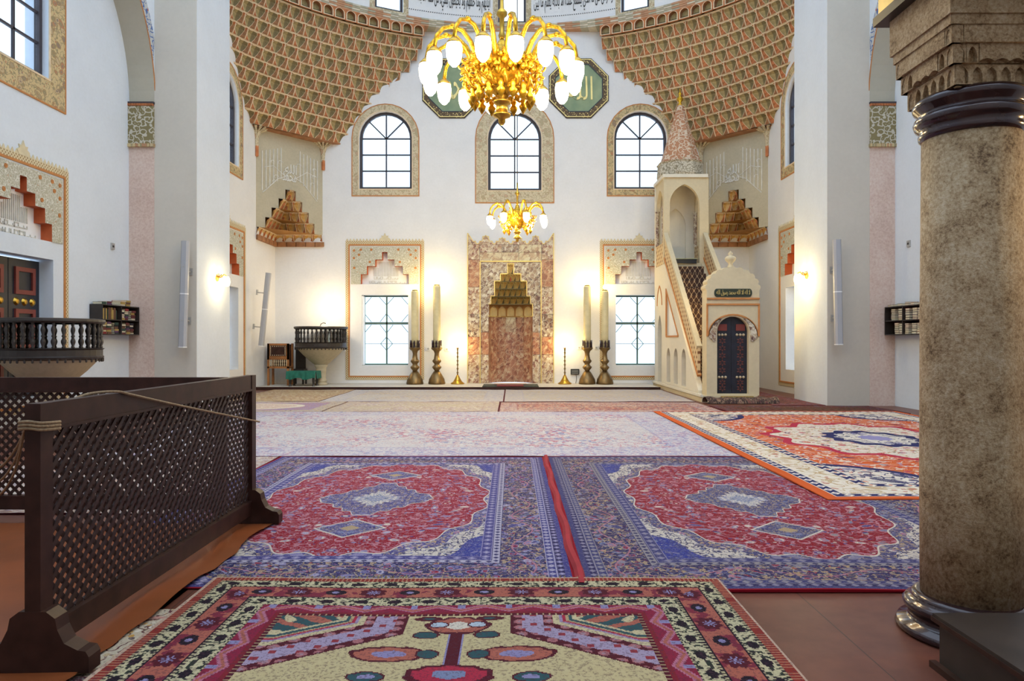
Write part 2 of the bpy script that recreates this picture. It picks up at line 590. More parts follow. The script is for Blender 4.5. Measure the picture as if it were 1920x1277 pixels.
# ------------------------------------------------------------------ carpets (woven patterns)
RED = (0.30, 0.008, 0.018); CRIM = (0.42, 0.03, 0.06); NAVY = (0.030, 0.030, 0.10); BLUE = (0.060, 0.060, 0.22); LAV = (0.27, 0.24, 0.42)
CRM = (0.68, 0.60, 0.50); STEEL = (0.20, 0.24, 0.38); PNK = (0.52, 0.20, 0.24); TAN = (0.46, 0.33, 0.18); MAR = (0.09, 0.012, 0.02)
ORG = (0.56, 0.10, 0.025); SAL = (0.42, 0.125, 0.085); TEAL = (0.03, 0.09, 0.10); BLK = (0.015, 0.012, 0.018)


def weave(g):
    g.p.inputs['Sheen Weight'].default_value = 0.0


def weft(g, x, y, scale, sx):
    """the woven motif maps of one pattern scale, made once per carpet"""
    key = (id(x), id(y), scale, sx)
    if not hasattr(g, 'cache'): g.cache = {}; g.keep = []
    if key not in g.cache:
        g.keep += [x, y]
        w = g.noise(scale * 0.4, g.vec(x, y), detail=0.0)
        xx = x + (w - 0.5) * (1.6 / scale); yy = y - (w - 0.5) * (1.6 / scale)
        d, r, r2 = g.voro(scale, g.vec(xx * sx, yy))
        d2, q, q2 = g.voro(scale * 2.6, g.vec(xx, yy * 1.1))
        n = g.noise(scale * 1.3, g.vec(x, y), detail=1.0)
        if 'sp' not in g.cache: g.cache['sp'] = g.noise(95.0, detail=1.0, rough=0.7)
        sp = g.cache['sp']
        g.cache[key] = (d, r, r2, d2, q, q2, abs(n - 0.5) < 0.030, (d2 < 0.34) * (q > 0.40), d2 < 0.17, (sp > 0.60) * 0.55, (sp < 0.40) * 0.45)
    return g.cache[key]


def flora(g, x, y, scale, ground, cols, edge, size=0.36, stem=None, sx=0.9, speck=1.0):
    """small flowers with outlines, leaves and stems on a ground"""
    d, r, r2, d2, q, q2, vine, leaf, dot, hi, lo = weft(g, x, y, scale, sx)
    c = g.mix(vine, ground, stem or edge)
    c = g.mix(leaf, c, g.pal(q2, cols))
    c = g.mix(d < size, c, edge)
    pet = d < size * 0.80
    c = g.mix(pet, c, g.pal(r, cols))
    c = g.mix(d < size * 0.45, c, g.pal(r2, [edge, cols[0], cols[-1]]))
    c = g.mix(pet * dot, c, edge)
    c = g.mix(hi * speck, c, g.pal(q, cols))
    return g.mix(lo, c, ground)


def band(g, t, q, w, ground, motif, dot, p=0.12):
    """narrow woven border: t runs along it, q from 0 to w across it"""
    k = t.tri(p); h = abs(q - w / 2)
    c = g.mix((k * 1.0 + h * 1.1) < p * 0.34, ground, motif)
    c = g.mix((k + h * 1.1) < p * 0.13, c, dot)
    c = g.mix(h > w * 0.42, c, motif)
    return c


def carpet_medallion(name, hx, hy, red, blue, lav, grey):
    g = G(name, 0.92, spec=0.1); weave(g)
    x, y = g.x, g.y; ax, ay = abs(x), abs(y)
    dx, dy = hx - ax, hy - ay
    d = dx.min(dy)
    side = dx < dy
    t = y * side + x * (1.0 - side)
    cols = [lav, grey, CRM, blue, PNK, STEEL, TAN]
    field = flora(g, ax, ay, 11.0, blue, cols, lav, 0.38, TAN)
    th = g.atan2(y / 1.80, x / 1.04)
    r = ((x / 1.04) * (x / 1.04) + (y / 1.80) * (y / 1.80)).sqrt()
    lob = r * (1.0 + 0.030 * (th * 18.0).cos())
    arcs = (lob > 1.10) * (lob < 1.24) * (abs((th * 2.0).cos()) < 0.72)
    white = flora(g, ax, ay, 11.0, CRM, [blue, lav, NAVY, STEEL], NAVY, 0.26)
    field = g.mix(arcs, field, white)
    field = g.mix((lob > 1.24) * (d > 0.5) * (abs((th * 2.0).cos()) < 0.6), field, flora(g, ax, ay, 11.0, (0.035, 0.05, 0.27), [blue, lav, STEEL], blue, 0.2))
    redf = flora(g, ax, ay, 8.0, red, [lav, grey, lav, STEEL, red, BLUE, CRM], PNK, 0.35, PNK, speck=0.45)
    field = g.mix(lob < 1.006, field, CRM)
    field = g.mix(lob < 0.995, field, redf)
    # centre medallion and pendants
    s = ax / 0.56 + ay / 0.72 + 0.05 * (th * 16.0).cos()
    med = flora(g, ax, ay, 15.0, blue, [lav, grey, STEEL, NAVY], lav, 0.34, TAN)
    field = g.mix(s < 1.025, field, CRM)
    field = g.mix(s < 1.0, field, med)
    field = g.mix(s < 0.44, field, flora(g, ax, ay, 15.0, CRM, [STEEL, CRM, LAV], STEEL, 0.25))
    field = g.mix(s < 0.24, field, flora(g, ax, ay, 15.0, STEEL, [lav, CRM, TEAL], CRM, 0.2))
    pn = ax / 0.27 + abs(ay - 1.10) / 0.25
    field = g.mix(pn < 1.08, field, CRM); field = g.mix(pn < 0.98, field, med); field = g.mix(pn < 0.3, field, TAN)
    # borders
    main = flora(g, t, d, 11.0, NAVY, [blue, lav, grey, PNK, STEEL, RED, blue], lav, 0.38, TAN)
    wavy = abs(d - 0.32 - 0.08 * (t * 7.0).sin()) < 0.007
    main = g.mix(wavy * 0.7, main, PNK)
    c = g.mix(d < 0.62, field, band(g, t, d - 0.54, 0.08, blue, lav, grey, 0.10))
    c = g.mix(d < 0.54, c, band(g, t, d - 0.48, 0.06, grey, NAVY, blue, 0.07))
    c = g.mix(d < 0.48, c, main)
    c = g.mix(d < 0.17, c, band(g, t, d - 0.11, 0.06, blue, grey, lav, 0.08))
    c = g.mix(d < 0.11, c, band(g, t, d - 0.05, 0.06, NAVY, lav, grey, 0.08))
    c = g.mix(d < 0.06, c, blue)
    sp = g.noise(70.0, detail=2.0, rough=0.7)
    c = g.mix((sp > 0.58) * 0.5, c, g.mix(sp > 0.64, grey, NAVY))
    c = g.mix(d < 0.02, c, RED)
    return g.out(g.mix(0.22, c, (0.02, 0.0, 0.01)))


def carpet_pale(name, hx, hy, ground, cols, amount=0.5, border=BLUE, bw=0.7):
    g = G(name, 0.95, spec=0.1); weave(g)
    x, y = g.x, g.y
    d = (hx - abs(x)).min(hy - abs(y))
    big = g.noise(0.7, detail=2.0)
    dd, r, r2 = g.voro(17.0, g.vec(x, y))
    n = g.noise(30.0, g.vec(x, y), detail=3.0, rough=0.75)
    c = g.mix(g.noise(3.0, detail=3.0), ground, tuple(k * 0.8 for k in ground))
    c = g.mix((n + (big - 0.5) * 0.5 > (0.62 - amount * 0.2)) * 0.85, c, g.pal(r, cols))
    c = g.mix((dd < 0.22) * (r2 > 0.4) * 0.8, c, g.pal(r2, cols))
    e = flora(g, x, y, 9.0, ground, [border, LAV, cols[0], STEEL], border, 0.33)
    c = g.mix((d < bw) * 0.6, c, e)
    c = g.mix((abs(d - bw) < 0.02) * 0.35, c, border)
    c = g.mix(d < 0.012, c, MAR)
    return g.out(c)


def carpet_orange(name, hx, hy):
    g = G(name, 0.92, spec=0.1); weave(g)
    x, y = g.x, g.y; ax, ay = abs(x), abs(y)
    dx, dy = hx - ax, hy - ay; d = dx.min(dy); side = dx < dy
    t = y * side + x * (1.0 - side)
    f = flora(g, ax, ay, 4.5, ORG, [CRM, ORG, (0.50, 0.18, 0.04), LAV, NAVY, CRIM], SAL, 0.34, CRM)
    f = g.mix(g.noise(9.0, detail=2.0) > 0.60, f, ORG)
    th = g.atan2(y / 1.75, x / 1.35)
    r = ((x / 1.35) * (x / 1.35) + (y / 1.75) * (y / 1.75)).sqrt() * (1.0 + 0.07 * (th * 12.0).cos())
    f = g.mix(r < 1.1, f, CRIM)
    f = g.mix(r < 1.0, f, flora(g, ax, ay, 4.5, CRM, [CRIM, NAVY, ORG, CRM], CRIM, 0.28, TAN))
    f = g.mix(r < 0.5, f, NAVY); f = g.mix(r < 0.38, f, flora(g, ax, ay, 4.5, CRM, [NAVY, LAV, CRM], NAVY, 0.3))
    f = g.mix(r < 0.16, f, LAV)
    cr = ((ax - hx + 0.6) / 0.95); cs = ((ay - hy + 0.6) / 1.2)
    q = (cr * cr + cs * cs).sqrt()
    f = g.mix(q < 1.0, f, flora(g, ax, ay, 4.5, CRM, [NAVY, ORG, CRM, LAV], NAVY, 0.36))
    f = g.mix(abs(q - 1.0) < 0.06, f, NAVY)
    cream = flora(g, t, d * 1.0, 4.0, CRM, [TAN, SAL, CRM, (0.55, 0.5, 0.38)], TAN, 0.33, TAN)
    c = g.mix(d < 0.72, f, band(g, t, d - 0.58, 0.14, NAVY, CRM, ORG, 0.2))
    c = g.mix(d < 0.58, c, cream)
    c = g.mix(d < 0.24, c, band(g, t, d - 0.12, 0.12, NAVY, CRM, LAV, 0.16))
    c = g.mix(d < 0.12, c, ORG)
    return g.out(c)


def carpet_geometric(name, hx, hy):
    """cream field with lavender octagon corners, stem flower, four borders"""
    g = G(name, 0.92, spec=0.1)
    g.bump(g.noise(190.0, detail=1.0), 0.6, 0.006)
    # knots: snap the pattern to a grid
    kx = (g.x / 0.0085).floor() * 0.0085; ky = (g.y / 0.0085).floor() * 0.0085
    x, y = kx, ky; ax = abs(x)
    dx, dy = hx - ax, hy - abs(y); d = dx.min(dy); side = dx < dy
    t = y * side + x * (1.0 - side)
    # field, v measured in from the border
    u = ax; v = (hy - 0.61) - abs(y)
    dk = g.noise(30.0, detail=1.0)
    c = g.mix(dk, (0.60, 0.49, 0.27), (0.50, 0.40, 0.21))
    q = (u - 0.27).min((0.66 - v) * 0.8).min(((u - 0.27) - (v - 0.24) * 1.55) * 0.54 + 0.0)
    vd, vr, _v = g.voro(13.0, g.vec(u, v), rnd=0.25)
    rim = g.mix(vd < 0.40, MAR, (0.40, 0.15, 0.16)); rim = g.mix(vd < 0.2, rim, (0.36, 0.22, 0.26))
    lav = g.mix(((u + v).tri(0.13) + (u - v).tri(0.13)) < 0.035, (0.38, 0.30, 0.42), (0.30, 0.04, 0.05))
    c = g.mix(q > 0.0, c, MAR)
    c = g.mix(q > 0.012, c, rim)
    c = g.mix(q > 0.06, c, lav)
    c = g.mix(q > 0.17, c, rim)
    c = g.mix(q > 0.22, c, (0.58, 0.48, 0.28))
    c = g.mix(q > 0.255, c, (0.34, 0.25, 0.38))
    c = g.mix(q > 0.272, c, CRIM)
    c = g.mix(q > 0.287, c, TAN)
    c = g.mix(q > 0.30, c, TEAL)
    c = g.mix(q > 0.325, c, (0.58, 0.48, 0.28))
    w = g.noise(5.0, g.vec(u, v), detail=1.0)
    leaf = g.mix(((u * 0.8 + v * 1.2) + w * 0.2).tri(0.17) < 0.045, SAL, TEAL)
    c = g.mix((q > 0.345) * (w > 0.42), c, leaf)
    # stem and blossoms on the middle axis
    zig = 0.012 * ((u * 60.0 + v * 60.0).sin())
    def el(cx, cy, a, b):
        ex = (u - cx) / a; ey = (v - cy) / b
        return (ex * ex + ey * ey).sqrt() + zig * 4.0
    c = g.mix((u < 0.042) * (v > 0.16), c, LAV)
    c = g.mix((u < 0.030) * (v > 0.16), c, MAR)
    for cx, cy, a, b, k1, k2, k3 in ((0.0, 0.13, 0.17, 0.11, MAR, SAL, CRM), (0.30, 0.47, 0.19, 0.085, MAR, SAL, LAV), (0.12, 0.47, 0.06, 0.05, MAR, TEAL, TEAL),
                                     (0.16, 0.04, 0.075, 0.03, MAR, MAR, TEAL), (0.15, 0.25, 0.07, 0.045, MAR, TEAL, TEAL), (0.0, 0.68, 0.20, 0.10, MAR, CRIM, STEEL),
                                     (0.36, 0.70, 0.09, 0.05, MAR, TEAL, LAV)):
        e = el(cx, cy, a, b)
        c = g.mix(e < 1.0, c, k1); c = g.mix(e < 0.84, c, k2); c = g.mix(e < 0.42, c, k3)
    e = el(0.10, 0.12, 0.055, 0.04); c = g.mix(e < 1.0, c, MAR); c = g.mix(e < 0.75, c, (0.45, 0.52, 0.60))
    # borders, from the field outwards
    dots = g.mix(t.tri(0.034) < 0.008, MAR, TAN)
    c = g.mix(d < 0.61, c, dots)
    zz = (d - 0.505 + (t.tri(0.26) - 0.065) * 0.5)
    pk = g.mix(abs(zz) < 0.024, (0.26, 0.02, 0.05), (0.46, 0.16, 0.24))
    pk = g.mix(abs(zz) < 0.010, pk, SAL)
    pk = g.mix((t.tri(0.26) < 0.02) * (d < 0.51), pk, LAV)
    c = g.mix(d < 0.585, c, (0.22, 0.02, 0.03))
    c = g.mix(d < 0.56, c, pk)

    def leafband(d0, w, ph):
        qd = d - d0
        k = (t + ph).tri(0.19); h = abs(qd - w / 2)
        o = g.mix((g.noise(34.0, g.vec(t, qd), detail=2.0) > 0.54), (0.56, 0.49, 0.30), (0.03, 0.04, 0.03))
        o = g.mix((k / 0.042 * (k / 0.042) + h / 0.026 * (h / 0.026)) < 1.0, o, BLK)
        o = g.mix(h > w * 0.40, o, g.mix(t.tri(0.03) < 0.008, BLK, (0.5, 0.42, 0.24)))
        return o
    c = g.mix(d < 0.46, c, leafband(0.34, 0.12, 0.0))
    k = (t + 0.1).tri(0.43); h = abs(d - 0.255)
    fl = g.mix(g.noise(12.0, g.vec(t, d), detail=2.0) > 0.52, SAL, (0.22, 0.03, 0.05))
    fe = (k / 0.075 * (k / 0.075) + h / 0.062 * (h / 0.062)) + 0.25 * ((g.atan2(d - 0.255, k) * 8.0).cos())
    k2 = (t + 0.315).tri(0.43)
    f2 = (k2 / 0.06 * (k2 / 0.06) + h / 0.04 * (h / 0.04))
    fl = g.mix(f2 < 1.0, fl, BLK); fl = g.mix(f2 < 0.15, fl, LAV)
    fl = g.mix(fe < 1.0, fl, MAR); fl = g.mix(fe < 0.1, fl, LAV)
    c = g.mix(d < 0.34, c, BLK); c = g.mix(d < 0.33, c, fl); c = g.mix(d < 0.18, c, BLK)
    c = g.mix(d < 0.17, c, leafband(0.07, 0.10, 0.07))
    c = g.mix(d < 0.07, c, g.mix(t.tri(0.026) < 0.004, (0.27, 0.035, 0.025), (0.45, 0.2, 0.12)))
    c = g.mix(d < 0.015, c, (0.55, 0.38, 0.28))
    wear = g.noise(60.0, detail=2.0, rough=0.7)
    c = g.mix((wear > 0.56) * 0.45, c, (0.08, 0.03, 0.05))
    return g.out(g.mix(0.14, c, (0.02, 0.0, 0.01)))


def m_border(name, ground, cols, edge):
    g = G(name, 0.85, spec=0.2)
    return g.out(flora(g, g.x, g.y, 6.5, ground, cols, edge, 0.44, cols[0], speck=0.5))


BORDER = m_border('floral_border_paint', (0.60, 0.46, 0.24), [(0.30, 0.25, 0.14), (0.46, 0.20, 0.11), (0.38, 0.30, 0.18), (0.52, 0.40, 0.24), (0.27, 0.20, 0.15)], (0.36, 0.24, 0.12))
BORDER_PALE = m_border('pale_floral_border_paint', (0.64, 0.55, 0.37), [(0.44, 0.36, 0.22), (0.54, 0.36, 0.24), (0.50, 0.42, 0.28), (0.58, 0.48, 0.34)], (0.44, 0.33, 0.2))


def m_stair_carpet():
    g = G('stair_carpet', 0.95)
    a = g.x / 0.075; b = (g.y + g.z) / 0.11
    w = abs((a * PI).sin() * 0.5 + (b * PI).sin() * 0.5)
    return g.out(g.mix(w < 0.12, (0.055, 0.026, 0.018), (0.42, 0.29, 0.17)))


STAIR_CARPET = m_stair_carpet()


# ------------------------------------------------------------------ the setting
XA, YB = 7.9, 23.84        # half width and back wall of the prayer apse
XP, YP0, YP1 = 7.23, 16.4, 18.3   # piers of the apse arch
XW, XR = 8.2, 8.78         # side walls of the domed hall and their arched recesses
YS = 12.82                 # middle of the side recesses
YA = 19.86                 # middle of the apse side walls
WT = 0.45                  # wall thickness

mb = MB().box(-9.5, 9.5, -3.0, 24.5, -0.2, 0.0)
struct('floor', mb, FLOOR, 'reddish brown painted floor of the prayer hall between the carpets')

FB = frame((1, 0, 0), (0, -1, 0), (0, YB, 0))
FLA = frame((0, 1, 0), (1, 0, 0), (-XA, YA, 0))
FRA = frame((0, -1, 0), (-1, 0, 0), (XA, YA, 0))
FLW = frame((0, 1, 0), (1, 0, 0), (-XR, YS, 0))
FRW = frame((0, -1, 0), (-1, 0, 0), (XR, YS, 0))

STEPS = [(0.80, 3.71), (0.60, 3.98), (0.32, 4.20), (0.09, 4.45)]
GABLE = stairs(STEPS, 3.38)
LOW = rect(-0.775, 0.775, 0.67, 3.02)


def shift(l, du): return [(p[0] + du, p[1]) for p in l]


XLW, XRW = -4.24, 4.24     # middles of the two lower windows in the back wall
MIH = -0.045               # middle of the mihrab
UPL = arch(0.88, 6.56, 8.27)
UPC = arch(0.89, 6.51, 8.25)
niche_hole = rect(MIH - 0.73, MIH + 0.73, 0.05, 2.31)
mstep = [(0.73, 2.72), (0.655, 2.98), (0.535, 3.48), (0.34, 3.72), (0.10, 4.06)]
mih_hole = shift([(-0.73, 0.06), (0.73, 0.06)] + stairs(mstep, 2.31)[2:], MIH)
mb = MB().plate(rect(-XA - 0.5, XA + 0.5, 0, 11.8),
                [shift(GABLE, XLW), shift(GABLE, XRW), shift(LOW, XLW), shift(LOW, XRW), shift(UPL, XLW + 0.02), shift(UPL, XRW + 0.05), shift(UPC, 0.09), mih_hole], -WT, 0)
struct('wall_back', mb, PLASTER, 'white plastered qibla wall behind the mihrab with three arched windows', M=FB)

for sgn, M, nm in ((-1, FLA, 'left'), (1, FRA, 'right')):
    s = -sgn
    a, b = (YP1 - YA, YB - YA) if sgn < 0 else (-(YB - YA), -(YP1 - YA))
    mb = MB().plate(rect(a, b, 0, 13.0), [GABLE, LOW, arch(0.80, 6.5, 8.2)], -WT, 0)
    struct('wall_apse_' + nm, mb, PLASTER, 'white plastered %s side wall of the apse with a tall window' % nm, M=M)

for sgn, M, nm in ((-1, FLW, 'left'), (1, FRW, 'right')):
    a, b = (-3.0 - YS, YP0 + 0.3 - YS) if sgn < 0 else (-(YP0 + 0.3 - YS), -(-3.0 - YS))
    low = rect(-0.86, 0.86, 0.45 if sgn < 0 else 0.67, 3.04)
    mb = MB().plate(rect(a, b, 0, 13.0), [GABLE, low, arch(0.72, 6.45, 8.25)], -WT, 0)
    struct('wall_recess_' + nm, mb, PLASTER_DAYLIT, 'white plastered wall inside the large %s arch of the domed hall' % nm, M=M)
    # pier of the apse arch, with the pink jamb and painted impost as its parts
    x0, x1 = (-XR - 0.3, -XP) if sgn < 0 else (XP, XR + 0.3)
    mb = MB().mat(0).box(x0, x1, YP0, YP1, 0, 13.0)
    pier = struct('wall_pier_' + nm, mb, PLASTER_DAYLIT, 'tall white %s pier of the apse arch carrying a column loudspeaker' % nm)
    j0, j1 = (-XR, -XW) if sgn < 0 else (XW, XR)
    f0, f1 = (-XW, -XP - 0.004) if sgn < 0 else (XP + 0.004, XW)
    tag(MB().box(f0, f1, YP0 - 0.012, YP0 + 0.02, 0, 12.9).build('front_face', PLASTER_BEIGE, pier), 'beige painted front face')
    tag(MB().box(j0, j1, YP0 - 0.02, YP0 + 0.02, 0, 5.93).build('painted_jamb', PINK, pier), 'pinkish marbled jamb strip')
    m2 = MB().mat(0).box(j0, j1, YP0 - 0.07, YP0 + 0.02, 6.0, 6.86)
    o = m2.build('impost', IMPOST, pier); tag(o, 'olive impost painted with white leaves')
    m2 = MB().mat(0).box(j0 - 0.02, j1 + 0.02, YP0 - 0.09, YP0 + 0.02, 5.93, 6.0).mat(1)
    n = 16
    for i in range(n):
        xa = j0 + (j1 - j0) * i / n
        m2.box(xa, xa + (j1 - j0) / n * 0.6, YP0 - 0.085, YP0, 6.87, 6.92)
    m2.mat(2).box(j0 - 0.01, j1 + 0.01, YP0 - 0.08, YP0 + 0.02, 6.92, 6.96)
    m2.build('impost_moulding', [BORDER, RUST, FRAME_DARK], pier)
    # arch of the recess: deep wall with the arched opening, soffit in beige
    R = YP0 - YS
    arc = [(R * math.cos(PI * i / 40), 6.94 + R * math.sin(PI * i / 40)) for i in range(41)]
    u0, u1 = -3.0 - YS, YP0 - YS
    out = [(u0, 0), (-R, 0)] + arc[::-1] + [(u1, 13.0), (u0, 13.0)]
    d = XR - XW
    if sgn > 0:
        out = [(-p[0], p[1]) for p in out][::-1]; arc = [(-p[0], p[1]) for p in arc][::-1]
    mb = MB().mat(0).plate(out, [], 0.0, d, back=False)
    mb.mat(1)
    k = [(p[0] * 0.999, 6.94 + (p[1] - 6.94) * 0.999) for p in arc]
    mb.lining(k, 0.0, d, closed=False)
    wa = struct('wall_arch_' + nm, mb, [PLASTER_DAYLIT, SOFFIT], 'white wall face around the large %s arch with a painted band' % nm, M=M)
    ring = []
    inner = [(p[0] * 1.003, 6.94 + (p[1] - 6.94) * 1.003) for p in arc]
    outer = [(p[0] * 1.075, 6.94 + (p[1] - 6.94) * 1.075) for p in arc]
    lim = [i for i in range(41) if abs(outer[i][0]) < R - 0.005]
    i0, i1 = lim[0], lim[-1]
    mb = MB().plate(inner[i0 - 2:i1 + 3] + outer[i0:i1 + 1][::-1], [], d, d + 0.012)
    tag(mb.build('arch_band', BLUE_BAND, wa), 'blue and orange painted arabesque band')
    mb = MB()
    mb.plate([(p[0] * 1.0, p[1]) for p in arc[1:-1]] + [(p[0] * 1.006, 6.94 + (p[1] - 6.94) * 1.006) for p in arc[1:-1]][::-1], [], d, d + 0.018)
    mb.build('arch_edge_line', ORANGE_LINE, wa)

# wall behind the camera and the vault over the apse
struct('wall_front', MB().box(-9.2, 9.2, -3.3, -3.0, 0, 13.0), PLASTER, 'white plastered entrance wall behind the viewer')
mb = MB()
nv, nu = 8, 24
vs = []
for j in range(nv + 1):
    ph = PI / 2 * j / nv
    for i in range(nu + 1):
        t = -PI / 2 + PI * i / nu
        rr = 9.3 * math.cos(ph)
        vs.append((rr * math.sin(t), 14.84 + rr * math.cos(t), 13.8 + 5.0 * math.sin(ph)))
mb.add(vs, [(j * (nu + 1) + i, j * (nu + 1) + i + 1, (j + 1) * (nu + 1) + i + 1, (j + 1) * (nu + 1) + i) for j in range(nv) for i in range(nu)])
struct('ceiling_apse', mb, PLASTER, 'white half dome vaulting the apse', smooth=True)

# low step along the back wall
mb = MB().mat(0).box(-XA, 4.5, 21.72, YB, 0, 0.075).mat(1).box(-XA, 4.5, 21.66, 21.76, 0.0, 0.085)
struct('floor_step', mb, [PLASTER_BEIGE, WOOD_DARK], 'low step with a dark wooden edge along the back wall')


# ------------------------------------------------------------------ windows
WN = [0]


def arched_window(M, a, v0, v1, bandw, bandm, label, band_top=True):
    WN[0] += 1
    w = thing('window_%d' % WN[0], label, None, M, kind='structure')
    if bandw:
        mb = MB().plate(arch(a + bandw, v0 - bandw, v1), [arch(a + 0.03, v0 - 0.03, v1)], 0, 0.014)
        mb.build('painted_border', bandm, w)
        mb = MB().plate(arch(a + bandw + 0.03, v0 - bandw - 0.03, v1), [arch(a + bandw, v0 - bandw, v1)], 0, 0.02)
        mb.build('border_line', ORANGE_LINE, w)
        mb = MB().plate(arch(a + 0.035, v0 - 0.035, v1), [arch(a, v0, v1)], 0, 0.022)
        mb.build('inner_line', CREAM_LINE, w)
    fw = 0.085
    MB().plate(arch(a, v0, v1), [arch(a - fw, v0 + fw, v1)], -0.22, -0.12).build('frame', FRAME_DARK, w)
    z0, z1 = -0.195, -0.15
    ys = [v0 + fw + (v1 - v0 - fw) * i / 3 for i in range(4)]
    t = 0.022
    bars = MB().box(-t, t, v0 + fw, v1 + a - fw, z0, z1)
    bars.build('mullion', FRAME_DARK, w)
    for y in ys[1:]:
        MB().box(-a + fw, a - fw, y - t, y + t, z0, z1).build('glazing_bar', FRAME_DARK, w)
    for ang in (0.25 * PI, 0.75 * PI):
        r = a - fw
        MB().bar((0, v1, -0.17), (r * math.cos(ang), v1 + r * math.sin(ang), -0.17), 0.04, 0.04).build('glazing_bar', FRAME_DARK, w)
    for y0, y1 in zip(ys[:-1], ys[1:]):
        me = MB().box(-a + fw, -t, y0, y1, -0.178, -0.172).mesh('pane', GLASS)
        put('pane', me, w)
        put('pane', me, w, T(a - fw + t, 0, 0))
    for i in range(4):
        r = a - fw
        pts = [(0, v1)] + [(r * math.cos(PI / 4 * (i + j / 4)), v1 + r * math.sin(PI / 4 * (i + j / 4))) for j in range(5)]
        MB().plate(pts, [], -0.178, -0.172).build('pane', GLASS, w)
    return w


arched_window(FB @ T(XLW + 0.02, 0, 0), 0.88, 6.56, 8.27, 0.22, BORDER_PALE, 'arched upper window left of the chandelier in the back wall')
arched_window(FB @ T(0.09, 0, 0), 0.89, 6.51, 8.25, 0.40, BORDER_PALE, 'arched upper window behind the chandelier with a wide floral border')
arched_window(FB @ T(XRW + 0.05, 0, 0), 0.88, 6.56, 8.27, 0.22, BORDER, 'arched upper window beside the spire of the minbar')
arched_window(FLA, 0.80, 6.5, 8.2, 0.27, BORDER, 'arched upper window in the left side wall of the apse')
arched_window(FRA, 0.80, 6.5, 8.2, 0.27, BORDER, 'arched upper window in the right side wall of the apse')
arched_window(FLW, 0.72, 6.45, 8.25, 0.48, BORDER, 'arched upper window with a wide floral border at the top left corner')
arched_window(FRW, 0.72, 6.45, 8.25, 0.48, BORDER, 'arched upper window in the right recess hidden behind the stone column')


def low_window(M, hw, v0, v1, label, grille=True, shutter=None):
    WN[0] += 1
    w = thing('window_%d' % WN[0], label, None, M, kind='structure')
    z = -0.34
    f = 0.05
    MB().plate(rect(-hw, hw, v0, v1), [rect(-hw + f, hw - f, v0 + f, v1 - f)], z - 0.05, z).build('frame', IRON_GREEN, w)
    vt = v0 + (v1 - v0) * 0.60
    MB().box(-hw + f, hw - f, vt - 0.04, vt + 0.04, z - 0.045, z - 0.005).build('transom', IRON_GREEN, w)
    MB().box(-0.025, 0.025, v0 + f, v1 - f, z - 0.045, z - 0.005).build('mullion', IRON_GREEN, w)
    for x0, x1 in ((-hw + f, -0.025), (0.025, hw - f)):
        for y0, y1 in ((v0 + f, vt - 0.04), (vt + 0.04, v1 - f)):
            MB().box(x0, x1, y0, y1, z - 0.03, z - 0.024).build('pane', GLASS, w)
    if grille:
        gm = MB()
        zz = z + 0.02
        for sx in (-1, 1):
            for (xa, ya, xb, yb) in ((0, vt + 0.33, 0.22, vt + 0.05), (0, vt - 0.33, 0.22, vt - 0.05), (0, v1 - 0.32, 0.24, v1 - 0.06), (hw - 0.05, vt + 0.3, hw - 0.26, vt + 0.05),
                                     (hw - 0.05, vt - 0.3, hw - 0.26, vt - 0.05), (hw - 0.05, v1 - 0.3, hw - 0.26, v1 - 0.06), (0, v0 + 0.95, 0.2, v0 + 0.72), (0.2, v0 + 0.72, 0, v0 + 0.5)):
                gm.bar((sx * xa, ya, zz), (sx * xb, yb, zz), 0.018, 0.018)
        gm.bar((-hw + f, v0 + 0.72, zz), (hw - f, v0 + 0.72, zz), 0.014, 0.014)
        gm.build('iron_grille', IRON_GREEN, w)
    if shutter:
        for sx, wd, dz in shutter:
            m2 = MB().mat(0).box(sx * hw - (0 if sx < 0 else 0.05), sx * hw + (0.05 if sx < 0 else 0), v0 + 0.02, v1 - 0.04, -wd, dz)
            m2.build('shutter', WHITE if wd < 0.4 else SHUTTER, w)
    return w


low_window(FB @ T(XLW, 0, 0), 0.775, 0.67, 3.02, 'lower window with an iron grille between the stone pulpit and the candles', True, ((-1, 0.30, -0.02),))
low_window(FB @ T(XRW, 0, 0), 0.775, 0.67, 3.02, 'lower window with an iron grille beside the minbar stairs', True)
w = low_window(FRA, 0.775, 0.67, 3.02, 'lower window in the right side wall of the apse with a dark shutter', False)
MB().box(0.16, 0.74, 0.70, 2.98, -0.30, -0.26).build('shutter', DOOR_NAVY, w)
w = low_window(FRW, 0.86, 0.67, 3.04, 'lower window with a grey shutter at the right edge behind the column', False)
sh = MB().mat(0).box(0.02, 0.80, 0.72, 2.98, -0.12, -0.07).build('shutter', SHUTTER, w)
MB().lathe([(0.0, 0.0), (0.05, 0.0), (0.05, 0.02), (0.0, 0.03)], 12).build('ring_handle', BLACK, sh, M=T(0.68, 1.95, -0.07))
w = low_window(FLA, 0.775, 0.67, 3.02, 'lower window in the left side wall of the apse with a dark shutter', False)
sh = MB().box(-0.74, 0.62, 0.70, 2.98, -0.30, -0.25).build('shutter', DOOR_NAVY, w)
MB().lathe([(0.0, 0.0), (0.04, 0.0), (0.0, 0.03)], 10).build('knob', WHITE, sh, M=T(0.42, 1.25, -0.25))

